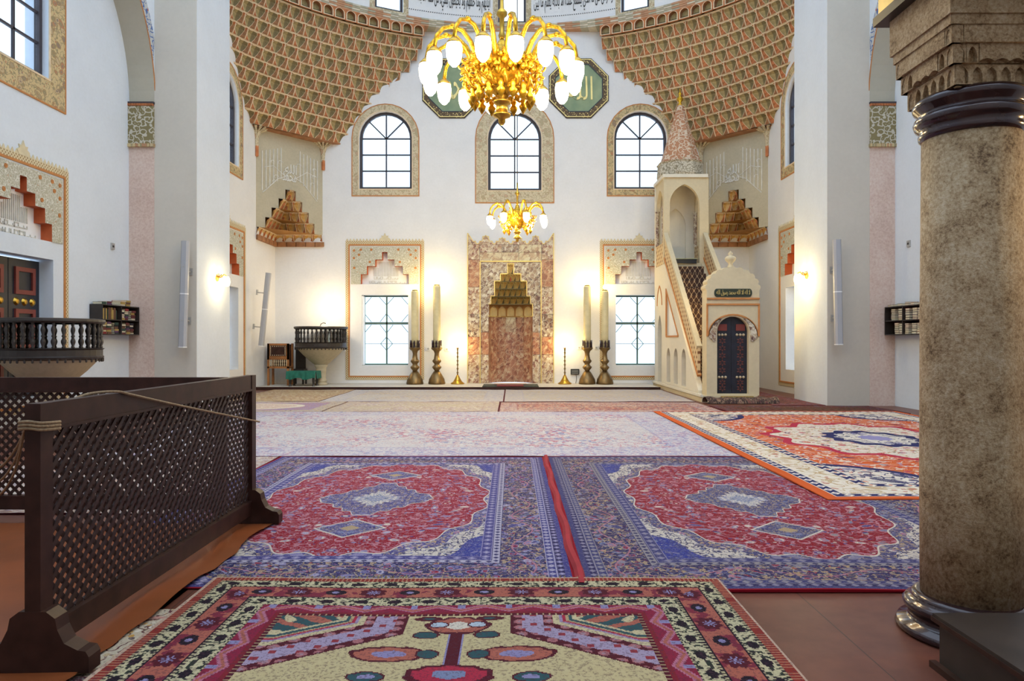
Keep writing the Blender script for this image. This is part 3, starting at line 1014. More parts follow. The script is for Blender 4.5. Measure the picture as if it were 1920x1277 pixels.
# the panelled door in the left recess
dr = thing('door_1', 'navy double door with red panels and brass bosses behind the left pulpit', None, FLW, kind='structure')
for sx in (-1, 1):
    x0, x1 = (-0.84, -0.01) if sx < 0 else (0.01, 0.84)
    leaf = MB().box(x0, x1, 0.45, 3.0, -0.32, -0.26).build('door_leaf', DOOR_NAVY, dr)
    c = (x0 + x1) / 2
    for y0, y1 in ((2.35, 2.85), (1.35, 2.08), (0.62, 1.15)):
        MB().plate(rect(c - 0.27, c + 0.27, y0, y1), [rect(c - 0.19, c + 0.19, y0 + 0.08, y1 - 0.08)], -0.26, -0.225).build('panel_moulding', DOOR_RED, leaf)
    for y in (2.215, 1.25):
        for k in (-1, 0, 1):
            MB().lathe([(0.0, 0.045), (0.045, 0.035), (0.075, 0.0)][::-1], 14).build('brass_boss', BRASS, leaf, M=T(c + k * 0.22, y, -0.26))


# ------------------------------------------------------------------ painted window surrounds with stepped gables
def kufic_mesh():
    mb = MB(); rnd = random.Random(3)
    z0, z1 = -0.20, -0.185
    for i in range(17):
        u = -0.40 + 0.05 * i
        top = 4.14 if abs(u) < 0.24 else (3.94 if abs(u) < 0.42 else 3.7)
        mb.box(u - 0.011, u + 0.011, 3.66, top, z0, z1)
    for row in (3.46, 3.60):
        u = -0.56 if row < 3.5 else -0.40
        e = -u
        while u < e:
            w = rnd.choice((0.05, 0.07, 0.09, 0.12)); k = rnd.random()
            mb.box(u, u + w, row - 0.045, row - 0.028, z0, z1)
            if k < 0.7: mb.box(u, u + 0.016, row - 0.045, row + 0.045, z0, z1)
            if k > 0.25: mb.box(u + w - 0.016, u + w, row - 0.045, row + (0.045 if k < 0.6 else 0.01), z0, z1)
            if 0.3 < k < 0.55: mb.box(u, u + w, row + 0.03, row + 0.046, z0, z1)
            u += w + 0.02
    return mb.mesh('kufic_writing', KUFIC)


def leaf_row():
    mb = MB(); n = 24; x0 = -1.31
    for i in range(n):
        c = x0 + 2.62 * (i + 0.5) / n; h = 0.085
        mb.plate([(c - 0.048, 4.82), (c + 0.048, 4.82), (c + 0.03, 4.86), (c, 4.82 + h), (c - 0.03, 4.86)], [], 0, 0.012)
    for p in ([(-0.12, 4.82), (0.12, 4.82), (0.17, 4.9), (0.10, 4.94), (0.12, 5.0), (0.05, 4.99), (0, 5.09), (-0.05, 4.99), (-0.12, 5.0), (-0.10, 4.94), (-0.17, 4.9)],):
        mb.plate(p, [], 0, 0.02)
    return mb.mesh('crest', CREST)


ROS = MB().mat(0).lathe([(0.045, 0.0), (0.04, 0.016), (0.022, 0.01), (0.0, 0.02)], 8).mesh('rosette', ORANGE_LINE)
sur = thing('window_surround', 'painted gable panel around the lower window left of the candles', 'painted panel', FB @ T(XLW, 0, 0), 'painted gable panels')
MB().plate(rect(-1.31, 1.31, 0.19, 4.82), [rect(-1.215, 1.215, 0.28, 4.71)], 0, 0.014).build('lattice_border', DIAPER, sur)
MB().plate(rect(-1.215, 1.215, 0.28, 4.71), [rect(-1.17, 1.17, 0.325, 4.665)], 0, 0.022).build('orange_frame', ORANGE_LINE, sur)
MB().plate([(-1.13, 3.38), (-0.80, 3.38)] + GABLE[::-1][0:0] + [(-x, y) for x, y in [(0.80, 3.71), (0.60, 3.71), (0.60, 3.98), (0.32, 3.98), (0.32, 4.20), (0.09, 4.20), (0.09, 4.45)]]
           + [(0.09, 4.45), (0.09, 4.20), (0.32, 4.20), (0.32, 3.98), (0.60, 3.98), (0.60, 3.71), (0.80, 3.71), (0.80, 3.38), (1.13, 3.38), (1.13, 4.63), (-1.13, 4.63)], [], 0, 0.016).build('relief_field', RELIEF, sur)
MB().lining([(x * 0.995, y - 0.003) for x, y in GABLE[1:] + GABLE[:1]], -0.2, 0.016, closed=False).build('gable_reveal', ORANGE, sur)
MB().plate(rect(-0.82, 0.82, 3.36, 4.47), [], -0.22, -0.20).build('gable_back', WHITE, sur)
put('kufic_writing', kufic_mesh(), sur)
put('crest', leaf_row(), sur)
for u, v in ((-1.03, 4.5), (-0.8, 4.53), (-0.45, 4.53), (0.45, 4.53), (0.8, 4.53), (1.03, 4.5), (-1.03, 4.25), (-0.86, 4.36), (0.86, 4.36), (1.03, 4.25), (-1.02, 3.92), (1.02, 3.92), (-0.5, 4.12), (0.5, 4.12)):
    put('rosette', ROS, sur, T(u, v, 0.012))
copy_tree(sur, FB @ T(XRW, 0, 0), 'painted gable panel around the lower window beside the minbar stairs')
copy_tree(sur, FLA, 'painted gable panel on the left side wall of the apse, cut off by the pier')
copy_tree(sur, FRA, 'painted gable panel on the right side wall of the apse, cut off by the pier')
copy_tree(sur, FLW, 'large painted gable panel above the navy door at the left edge')
copy_tree(sur, FRW, 'painted gable panel at the right edge behind the stone column')

# ------------------------------------------------------------------ ring and drum above the apse
RC, RR = 14.84, 9.0
TH = math.radians(61.0)


def ringp(th, r=RR): return (r * math.sin(th), RC + r * math.cos(th))


n = 76
cols3 = [plain('ring_paint_grey', (0.42, 0.38, 0.27), 0.85), plain('ring_paint_orange', (0.50, 0.27, 0.15), 0.85), plain('ring_paint_cream', (0.62, 0.55, 0.42), 0.85)]
mb = MB()
for row in range(4):
    z0 = 11.80 + row * 0.055; z1 = z0 + 0.055
    for i in range(n):
        t0 = -TH + 2 * TH * i / n; t1 = -TH + 2 * TH * (i + 1) / n
        o = 0.02 * row
        a, b = ringp(t0, RR - o), ringp(t1, RR - o)
        mb.mat(1 if (i + row % 2) % 5 < 2 else (0 if (i + row) % 2 else 2))
        c, d = ringp(t0, RR + 0.5), ringp(t1, RR + 0.5)
        mb.add([(a[0], a[1], z0), (b[0], b[1], z0), (b[0], b[1], z1), (a[0], a[1], z1), (c[0], c[1], z0), (d[0], d[1], z0)], [(0, 1, 2, 3), (0, 1, 5, 4)])
struct('trim_1', mb, cols3, 'painted orange and grey cornice ring under the drum')
mb = MB()
wins = [math.radians(k) for k in (-52, -26, 0, 26, 52)]
hw = math.radians(2.95)
edges = sorted(set([-TH, TH] + [w + s * hw for w in wins for s in (-1, 1)] + [math.radians(k) for k in range(-60, 61, 3) if all(abs(math.radians(k) - w) > hw for w in wins)]))
for t0, t1 in zip(edges[:-1], edges[1:]):
    tm = (t0 + t1) / 2
    isw = any(abs(tm - w) < hw for w in wins)
    a, b = ringp(t0), ringp(t1)
    for z0, z1 in ((12.02, 12.10), (12.10, 13.4), (13.4, 13.8)):
        if isw and z0 == 12.10: continue
        mb.add([(a[0], a[1], z0), (b[0], b[1], z0), (b[0], b[1], z1), (a[0], a[1], z1)], [(0, 1, 2, 3)])
struct('wall_drum', mb, PLASTER, 'white drum wall above the apse carrying bands of black calligraphy')
for k, w0 in enumerate(wins):
    if k in (0, 4): continue
    WN[0] += 1
    p = ringp(w0)
    M = frame((math.cos(w0), -math.sin(w0), 0), (-math.sin(w0), -math.cos(w0), 0), (p[0], p[1], 0))
    w = thing('window_%d' % WN[0], ['', 'small drum window at the top edge left of the chandelier', 'small drum window at the top edge right above the chandelier', 'small drum window at the top edge right of the chandelier'][k], None, M, kind='structure')
    a = 0.47
    MB().plate(rect(-a - 0.17, a + 0.17, 12.03, 13.5), [rect(-a, a, 12.1, 13.4)], 0.0, 0.03).build('painted_border', BORDER_PALE, w)
    MB().plate(rect(-a, a, 12.1, 13.4), [rect(-a + 0.08, a - 0.08, 12.17, 13.32)], -0.12, -0.04).build('frame', FRAME_DARK, w)
    MB().box(-a + 0.08, a - 0.08, 12.17, 13.32, -0.09, -0.084).build('pane', GLASS, w)
LINE_TXT = [('ايديهم وما خلفهم ولا يحيطون بشيء من علمه الا بما شاء', -13.0), ('والارض من ذا الذي يشفع عنده الا باذنه يعلم ما بين', 13.0)]
INK = plain('black_calligraphy_ink', (0.03, 0.027, 0.025), 0.8)
for s, deg in LINE_TXT:
    v, f = text_geo(shape_arabic(s), 2.62, 0.62, 0.012)
    t0 = math.radians(deg)
    M = frame((math.cos(t0), -math.sin(t0), 0), (-math.sin(t0), -math.cos(t0), 0), (0, RC, 0))
    mb = MB()
    vs = []
    for p in v:
        t = p.x / RR; r = RR - 0.006 - p.z
        vs.append((math.sin(t) * r, p.y + 12.68, -math.cos(t) * r))
    mb.add(vs, f)
    o = thing('calligraphy_panel', 'black Arabic calligraphy band on the drum %s of the chandelier top' % ('left' if deg < 0 else 'right'), 'calligraphy', M, 'drum calligraphy')
    mb.build('lettering', INK, o)
    mb = MB()
    for i in range(42):
        t = math.radians(-9.2 + 18.4 * i / 41)
        mb.M = T(math.sin(t) * RR, 12.27, -math.cos(t) * RR) @ Matrix.Rotation(-t, 4, 'Y')
        mb.plate([(-0.02, 0), (0, -0.02), (0.02, 0), (0, 0.02)], [], 0.004, 0.012)
    mb.build('dotted_line', INK, o)['kind'] = 'stuff'

# ------------------------------------------------------------------ muqarnas
def cell_mesh(name, mats):
    """one stalactite cell, 1 wide, 1 high, 1 deep; it leans out of the wall towards the top"""
    mb = MB()
    xs = {0: (-0.5, -0.06, 0.0, 0.06, 0.5), 1: (-0.5, -0.30, 0.0, 0.30, 0.5), 2: (-0.5, -0.40, 0.0, 0.40, 0.5), 3: (-0.5, -0.30, 0.0, 0.30, 0.5)}
    ys = {0: (0, 0.03, 0.0, 0.03, 0), 1: (0.45,) * 5, 2: (0.72,) * 5, 3: (0.9, 0.90, 0.95, 0.90, 0.9)}
    zs = {0: (0.30, 0.12, 0.02, 0.12, 0.30), 1: (0.72, 0.34, 0.22, 0.34, 0.72), 2: (0.92, 0.52, 0.40, 0.52, 0.92), 3: (1.0, 0.84, 0.80, 0.84, 1.0)}
    P = [[(xs[r][c], ys[r][c], zs[r][c]) for c in range(5)] for r in range(4)]
    for r in range(3):
        for c in range(4):
            mb.mat({0: 2 if r < 2 else 3, 1: 0, 2: 1, 3: 3 if r < 2 else 2}[c])
            mb.add([P[r][c], P[r][c + 1], P[r + 1][c + 1], P[r + 1][c]], [(0, 1, 2, 3)])
    # lip on top and pale outlines
    mb.mat(4)
    mb.add([P[3][0], P[3][1], P[3][2], P[3][3], P[3][4], (0.5, 1.0, 1.03), (-0.5, 1.0, 1.03)], [(0, 1, 6), (1, 2, 6), (2, 5, 6), (2, 3, 5), (3, 4, 5)])
    for c in (1, 3):
        for r in range(3):
            a, b = Vector(P[r][c]), Vector(P[r + 1][c])
            s = Vector((0.035 if c == 1 else -0.035, 0, 0)); z = Vector((0, 0, 0.03))
            mb.add([a - s * 0.6 + z, a + s * 0.6 + z, b + s * 0.6 + z, b - s * 0.6 + z], [(0, 1, 2, 3)])
    for c, s in ((0, 0.035), (4, -0.035)):
        for r in range(3):
            a, b = Vector(P[r][c]), Vector(P[r + 1][c]); s2 = Vector((s, 0, -0.02)); z = Vector((0, 0, 0.02))
            mb.add([a + z, a + s2 + z, b + s2 + z, b + z], [(0, 1, 2, 3)])
    a, b = Vector(P[3][1]), Vector(P[3][3]); m = Vector(P[3][2])
    for p, q in ((a, m), (m, b)):
        z = Vector((0, -0.045, 0.03)); z2 = Vector((0, 0, 0.03))
        mb.add([p + z, q + z, q + z2, p + z2], [(0, 1, 2, 3)])
    return mb.mesh(name, mats)


def arch_cell_mesh(name, mats):
    """small arched cell of the topmost row"""
    mb = MB()
    ar = ogive(0.36, 0.08, 0.55, 0.38)
    mb.mat(2).plate(rect(-0.5, 0.5, 0, 1), [ar], 0.86, 1.0, back=False)
    ar2 = ogive(0.43, 0.02, 0.52, 0.44)
    mb.mat(4).plate(ar2, [ar], 1.0, 1.06, back=False)
    mb.mat(3).lining(ar, 0.3, 0.9)
    mb.mat(0).plate(rect(-0.4, 0.4, 0.4, 0.98), [], 0.3, 0.32, back=False)
    mb.mat(1).plate(rect(-0.4, 0.4, 0.05, 0.4), [], 0.34, 0.36, back=False)
    return mb.mesh(name, mats)


CM = [OLIVE, OLIVE_DARK, RUST, UMBER, CREAM_LINE]
CELL = cell_mesh('muqarnas_cell', CM)
CELL_ARCH = arch_cell_mesh('muqarnas_cell', CM)
CELL_LAMPLIT = cell_mesh('muqarnas_cell', [GOLD_LAMPLIT_CELL, plain('pale_lamplit_cell_paint', (0.66, 0.46, 0.20), 0.85), GOLD_LAMPLIT_CELL_D, RUST, CREAM_LINE])  # corner cells carry the lamplight in their paint
NT = 11


def tier_curve(k, sgn, m=40):
    s = k / NT
    A = Vector((-XA, 21.75 - 2.7 * s ** 0.6)); B = Vector((-5.72 + 2.85 * s, YB))
    t0, t1 = -TH, -math.radians(18.6)
    pts = []
    e = s ** 1.3
    for i in range(m + 1):
        t = i / m
        lin = A.lerp(B, t)
        n = Vector((-(B - A).y, (B - A).x)).normalized()
        bul = lin + n * (0.95 * s) * 4 * t * (1 - t)
        rp = Vector(ringp(t0 + (t1 - t0) * t))
        p = bul.lerp(rp, max(0.0, (s - 0.45) / 0.55) ** 1.5)
        pts.append(p)
    return [Vector((p.x * -sgn, p.y)) for p in pts]


def resample(pts, n):
    L = [0.0]
    for a, b in zip(pts[:-1], pts[1:]): L.append(L[-1] + (b - a).length)
    out = []
    j = 0
    for i in range(n + 1):
        t = L[-1] * i / n
        while j < len(L) - 2 and L[j + 1] < t: j += 1
        f = (t - L[j]) / max(1e-9, L[j + 1] - L[j])
        out.append(pts[j].lerp(pts[j + 1], min(1, max(0, f))))
    return out, L[-1]


def squinch(sgn, label):
    base = Vector((sgn * XA, YB, 8.06))
    root = thing('muqarnas_squinch', label, 'muqarnas', T(*base), 'muqarnas squinches')
    zs = [8.06 + (11.80 - 8.06) * k / NT for k in range(NT + 1)]
    for k in range(NT):
        c0, c1 = tier_curve(k, sgn), tier_curve(k + 1, sgn)
        L = resample(c0, 10)[1]
        w = 0.40 if k < NT - 1 else 0.38
        nn = max(4, round(L / w))
        p0, _ = resample(c0, nn); p1, _ = resample(c1, nn)
        for i in range(nn):
            off = 0
            a, b = p0[i], p0[i + 1]; a1, b1 = p1[i], p1[i + 1]
            m0, m1 = (a + b) / 2, (a1 + b1) / 2
            if k == NT - 1: m0 = m1 + (m0 - m1) * 0.25
            tan = (b1 - a1).normalized() * (-sgn)
            if sgn > 0: tan = tan
            nrm = Vector((tan.y, -tan.x))
            if nrm.dot(m1 - Vector((base.x, base.y))) < 0: nrm = -nrm; tan = -tan
            dep = max(0.22, (m1 - m0).dot(nrm))
            wd = ((b1 - a1).length) * 1.01
            o = m1 - nrm * dep
            M = Matrix(((tan.x * wd, 0, nrm.x * dep, o.x), (tan.y * wd, 0, nrm.y * dep, o.y), (0, zs[k + 1] - zs[k], 0, zs[k]), (0, 0, 0, 1)))
            if M.determinant() < 0:
                M = Matrix(((-tan.x * wd, 0, nrm.x * dep, o.x), (-tan.y * wd, 0, nrm.y * dep, o.y), (0, zs[k + 1] - zs[k], 0, zs[k]), (0, 0, 0, 1)))
            put('muqarnas_cell', CELL_ARCH if k == NT - 1 else CELL, root, T(*(-base)) @ M)
    # solid masonry behind the cells, stepping with the tiers
    mb = MB()
    for k in range(NT):
        if k < 2: continue
        c = tier_curve(k - 1.6, sgn, 16)
        poly = [(p.x - base.x, p.y - base.y) for p in c] + [(0.0, 0.0)]
        mb.M = T(0, 0, zs[k] - base.z)
        mb.plate(poly, [], 0.0, zs[k + 1] - zs[k])
    mb.M = None
    c = tier_curve(0, sgn, 16)
    mb.plate([(p.x - base.x, p.y - base.y) for p in c] + [(0.0, 0.0)], [], -0.02, 0.02)
    mb.build('masonry', UMBER, root)
    return root


squinch(-1, 'painted muqarnas squinch filling the upper left corner of the apse')
squinch(1, 'painted muqarnas squinch filling the upper right corner above the minbar spire')


# chamfered corner panels with a stepped stalactite niche at their foot
def corner_panel(sgn, label):
    A = Vector((sgn * XA, 22.05)); B = Vector((sgn * 6.32, YB)); Cn = Vector((sgn * XA, YB))
    L, R = (A, B) if sgn < 0 else (B, A)
    u = (R - L).normalized(); w = Vector((u.y, -u.x))
    o = (L + R) / 2
    M = frame((u.x, u.y, 0), (w.x, w.y, 0), (o.x, o.y, 0))
    hw = (R - L).length / 2
    root = thing('chamfered_corner', label, 'wall panel', M, 'chamfered corner panels')
    rows = [(hw, 4.77, 5.02), (0.90, 5.02, 5.35), (0.68, 5.35, 5.68), (0.43, 5.68, 6.0), (0.19, 6.0, 6.32)]
    st = [(r[0] * 0.98, r[2]) for r in rows[1:]]
    gab = stairs(st, 5.02)
    out = [(-hw, 5.02)] + [(-st[0][0], 5.02)] + [(-x, y) for x, y in gab[2:2 + len(st) * 2 - 1]] + [(x, y) for x, y in gab[2:2 + len(st) * 2 - 1]][::-1] + [(st[0][0], 5.02), (hw, 5.02), (hw, 8.06), (-hw, 8.06)]
    MB().plate(out, [], -0.06, 0.0).build('plaster_panel', STONE_PANEL, root)
    MB().lining([(x * 0.999, y) for x, y in gab[1:] + gab[:1]], -0.5, -0.001, closed=False).build('niche_reveal', GOLD_LAMPLIT_CELL_D, root)
    Mi = M.inverted()
    cl = Mi @ Vector((Cn.x, Cn.y, 0))
    # niche rows: from the square corner at the bottom to the panel plane at the top
    for j, (h, z0, z1) in enumerate(rows):
        f = [0.0, 0.25, 0.45, 0.65, 0.85][j]
        def pt(t):
            # along the corner: left end, corner, right end
            e0 = Vector((-h, 0)); e1 = Vector((h, 0)); c = Vector((cl.x * (1 - f), cl.z * (1 - f)))
            return e0.lerp(c, t * 2) if t < 0.5 else c.lerp(e1, t * 2 - 1)
        nn = [10, 8, 6, 4, 2][j]
        for i in range(nn):
            a, b = pt(i / nn), pt((i + 1) / nn)
            tan = (b - a); wd = tan.length * 1.0; tan.normalize()
            nr = Vector((-tan.y, tan.x))
            if nr.y < 0: nr = -nr
            dep = 0.20 if j else 0.14
            m = (a + b) / 2 - nr * 0.05
            Mx = Matrix(((tan.x * wd, 0, nr.x * dep, m.x), (0, z1 - z0, 0, z0), (tan.y * wd, 0, nr.y * dep, m.y), (0, 0, 0, 1)))
            put('muqarnas_cell', CELL_LAMPLIT, root, Mx)
        poly = [pt(i / 8) for i in range(9)]
        mb = MB()
        for a, b in zip(poly[:-1], poly[1:]):
            mb.add([(a.x, z0, a.y - 0.06), (b.x, z0, b.y - 0.06), (b.x, z1 + 0.04, b.y - 0.06), (a.x, z1 + 0.04, a.y - 0.06)], [(0, 1, 2, 3)])
        # ledge under the row and closing soffit above
        lo = [(p.x, p.y) for p in poly]
        vs = [(p[0], z1, p[1]) for p in lo] + [(p[0], z1, max(p[1], -0.05) if True else 0) for p in [(q[0] * 0.98, -0.03) for q in lo]]
        m9 = len(lo)
        mb.add(vs, [(i, i + 1, m9 + i + 1, m9 + i) for i in range(m9 - 1)])
        mb.build('niche_soffit', GOLD_LAMPLIT_CELL_D, root)
    # base course of the lowest row
    mb = MB()
    for i in range(10):
        for (a, b) in ((Vector((-hw, 0)), Vector((cl.x, cl.z))), (Vector((cl.x, cl.z)), Vector((hw, 0)))):
            if i >= 5: continue
            p, q = a.lerp(b, i / 5 + 0.01), a.lerp(b, (i + 1) / 5 - 0.01)
            d = Vector((0, 0.12))
            mb.add([(p.x, 4.62, p.y), (q.x, 4.62, q.y), (q.x, 4.77, q.y), (p.x, 4.77, p.y), (p.x, 4.62, p.y + .12), (q.x, 4.62, q.y + .12), (q.x, 4.77, q.y + .12), (p.x, 4.77, p.y + .12)],
                   [(0, 1, 5, 4), (4, 5, 6, 7), (3, 2, 6, 7), (0, 3, 7, 4), (1, 2, 6, 5)])
    mb.build('base_course', UMBER, root)
    # relief writing: tall stems crossed by sweeping letters
    mb = MB(); rnd = random.Random(5)
    for sx in (-1, 1):
        for i in range(6):
            uu = sx * (0.34 + i * 0.13)
            z1 = 7.45 + 0.04 * (5 - i) - 0.05 * rnd.random(); z0 = 6.62 - i * 0.09
            mb.box(uu - 0.011, uu + 0.011, z0, z1, 0, 0.018)
        pts = [(sx * 0.98, 6.10, 0.01), (sx * 0.75, 6.32, 0.01), (sx * 0.45, 6.62, 0.01), (sx * 0.2, 6.72, 0.01), (sx * 0.02, 6.95, 0.01)]
        mb.tube(pts, 0.013, 5)
        mb.tube([(sx * 0.92, 6.9, 0.01), (sx * 0.6, 7.0, 0.01), (sx * 0.3, 6.8, 0.01), (sx * 0.1, 6.68, 0.01), (sx * -0.15, 6.6, 0.01)], 0.012, 5)
        for k in range(5):
            cx, cy = sx * rnd.uniform(0.15, 0.9), rnd.uniform(6.5, 7.2); r = rnd.uniform(0.05, 0.10)
            mb.tube([(cx + r * math.cos(t * 0.6), cy + r * 0.7 * math.sin(t * 0.6), 0.01) for t in range(8)], 0.010, 5)
    v, f = text_geo(shape_arabic('الله'), 0.42, 0.30, 0.02)
    mb.add([(p.x, p.y + 7.0, p.z) for p in v], f)
    v, f = text_geo(shape_arabic('محمد'), 0.5, 0.26, 0.02)
    mb.add([(p.x - 0.05, p.y + 6.72, p.z) for p in v], f)
    mb.build('relief_writing', plain('white_relief_plaster', (0.70, 0.68, 0.62), 0.85) if sgn < 0 else bpy.data.materials['white_relief_plaster'], root)
    # fan corbels at both ends of the squinch foot
    for sx in (-1, 1):
        c = MB()
        for k in range(7):
            a = PI * k / 6
            dx, dz = math.cos(a), math.sin(a)
            c.tube([(dx * 0.04, 7.45, dz * 0.04), (dx * 0.055, 7.75, dz * 0.055), (dx * 0.12, 7.95, dz * 0.12), (dx * 0.33, 8.08, dz * 0.30)], [0.022, 0.026, 0.035, 0.05], 5)
        c.lathe([(0.0, 0), (0.05, 0.02), (0.06, 0.06), (0.0, 0.1)], 8, (0, 0, 0)) if False else None
        c.build('fan_corbel', BORDER_PALE, root, M=T(sx * hw, 0, 0.02))
        MB().box(-0.045, 0.045, 7.18, 7.5, -0.03, 0.06).build('corbel_shaft', RUST, root, M=T(sx * hw, 0, 0.02))
    return root


corner_panel(-1, 'chamfered corner panel with relief writing and lamplit golden stalactites above the left pulpit')
corner_panel(1, 'chamfered corner panel with relief writing and lamplit golden stalactites behind the minbar')


# ------------------------------------------------------------------ mihrab
mi = thing('mihrab', 'tall marble mihrab with a crested top and gilded stalactite niche', 'mihrab', FB @ T(MIH, 0.075, 0))
W1 = 1.43
TOPV = 4.80
m0 = [(a, b - 0.075) for a, b in mstep]
hole = [(-0.73, 0.0), (0.73, 0.0)] + stairs(m0, 2.235)[2:]
# marble slabs of the front, each its own part
z0, z1 = 0.0, 0.06


def slab(x0, x1, y0, y1, m, dz=0.0):
    MB().box(x0 + 0.004, x1 - 0.004, y0 + 0.004, y1 - 0.004, z0, z1 + dz).build('marble_slab', m, mi)


for sx in (-1, 1):
    a, b = (1.03, W1)
    ys = [0.0, 0.95, 1.55, 2.3, 3.2, 4.12, 4.62]
    for i in range(len(ys) - 1):
        m = [MARBLE, MARBLE_RED, MARBLE_DARK, MARBLE, MARBLE_RED, MARBLE][i]
        slab(min(sx * a, sx * b), max(sx * a, sx * b), ys[i], ys[i + 1], m)
    for i, (y0, y1) in enumerate(((0.0, 0.95), (0.95, 1.7), (1.7, 2.235))):
        slab(min(sx * 0.73, sx * 1.0), max(sx * 0.73, sx * 1.0), y0, y1, [MARBLE, MARBLE_RED, MARBLE_DARK][i], -0.02)
    # field beside the stepped hood
    st = [(x * sx, y) for x, y in [(1.0, 2.235)] + [(m0[0][0], 2.235), (m0[0][0], m0[0][1]), (m0[1][0], m0[0][1]), (m0[1][0], m0[1][1]), (m0[2][0], m0[1][1]), (m0[2][0], m0[2][1]), (m0[3][0], m0[2][1]),
                                                (m0[3][0], m0[3][1]), (m0[4][0], m0[3][1]), (m0[4][0], m0[4][1]), (0.26, m0[4][1]), (0.26, 4.04), (1.0, 4.04)]]
    if sx < 0: st = st[::-1]
    MB().plate(st, [], z0, z1 - 0.02).build('marble_slab', MARBLE_DARK, mi)
MB().plate([(-0.26, m0[4][1]), (0.26, m0[4][1]), (0.26, 4.04), (-0.26, 4.04)], [], z0, z1 - 0.02).build('marble_slab', MARBLE_PALE, mi)
for x0, x1, m in ((-1.03, -0.29, MARBLE_PALE), (-0.29, 0.27, MARBLE_PALE), (0.27, 1.03, MARBLE_PALE)):
    slab(x0, x1, 4.08, 4.36, m)
for x0, x1, m in ((-1.03, -0.29, MARBLE), (-0.29, 0.27, MARBLE_DARK), (0.27, 1.03, MARBLE_PALE)):
    slab(x0, x1, 4.36, 4.62, m)
# crest: pointed lobes with curled edges
cx = [-W1, -0.83, -0.22, 0.36, 0.83, W1]
pts = [(-W1, 4.62), (W1, 4.62), (W1, 5.0)]
peaks = [(0.83, 4.93), (0.28, 4.86), (-0.28, 4.86), (-0.83, 4.93)]
valleys = [1.1, 0.55, 0.0, -0.55, -1.1]
for i, v in enumerate(valleys):
    pts += [(v + 0.14, 4.72), (v + 0.07, 4.74), (v + 0.05, 4.67), (v, 4.63), (v - 0.05, 4.67), (v - 0.07, 4.74), (v - 0.14, 4.72)]
    if i < 4:
        px, py = peaks[i]
        pts += [(px + 0.09, py - 0.11), (px + 0.10, py - 0.04), (px + 0.03, py - 0.04), (px, py), (px - 0.03, py - 0.04), (px - 0.10, py - 0.04), (px - 0.09, py - 0.11)]
pts += [(-W1, 5.0)]
MB().plate(pts, [], z0, z1).build('crest', MARBLE, mi)
g = MB()
for p, q in zip(pts[2:-1], pts[3:]):
    g.bar((p[0], p[1], z1), (q[0], q[1], z1), 0.022, 0.03, (0, 0, 1))
g.build('crest_gilding', GOLD_TRIM, mi)
for sx in (-1, 1):
    MB().box(sx * W1 - 0.014, sx * W1 + 0.014, 0, 5.0, z0, z1 + 0.02).build('gilded_moulding', GOLD_TRIM, mi)
    MB().box(sx * 1.015 - 0.016, sx * 1.015 + 0.016, 0, 4.06, z0, z1 + 0.012).build('gilded_moulding', GOLD_TRIM, mi)
MB().box(-1.03, 1.03, 4.045, 4.08, z0, z1 + 0.012).build('gilded_moulding', GOLD_TRIM, mi)
hl = hole[1:] + hole[:1]
g = MB()
for p, q in zip(stairs(m0, 2.235)[1:-1], stairs(m0, 2.235)[2:]):
    g.bar((p[0], p[1], z1), (q[0], q[1], z1), 0.026, 0.05, (0, 0, 1))
g.build('stepped_moulding', GOLD_TRIM, mi)
# niche: five-sided shaft of red marble panels
np_ = [(-0.73, 0.05), (-0.66, -0.25), (-0.42, -0.52), (-0.17, -0.64), (0.17, -0.64), (0.42, -0.52), (0.66, -0.25), (0.73, 0.05)]
for i in range(7):
    a, b = np_[i], np_[i + 1]
    m = MB()
    m.add([(a[0], 0, a[1]), (b[0], 0, b[1]), (b[0], 2.25, b[1]), (a[0], 2.25, a[1])], [(0, 1, 2, 3)])
    m.add([(a[0] * 1.03, 0, a[1] - 0.03), (b[0] * 1.03, 0, b[1] - 0.03), (b[0] * 1.03, 2.25, b[1] - 0.03), (a[0] * 1.03, 2.25, a[1] - 0.03)], [(3, 2, 1, 0)])
    m.build('niche_panel', MARBLE_RED if i != 3 else MARBLE_RED, mi)
MB().box(-0.17, 0.17, 1.72, 2.25, -0.636, -0.625).build('niche_tablet', MARBLE_PALE, mi)
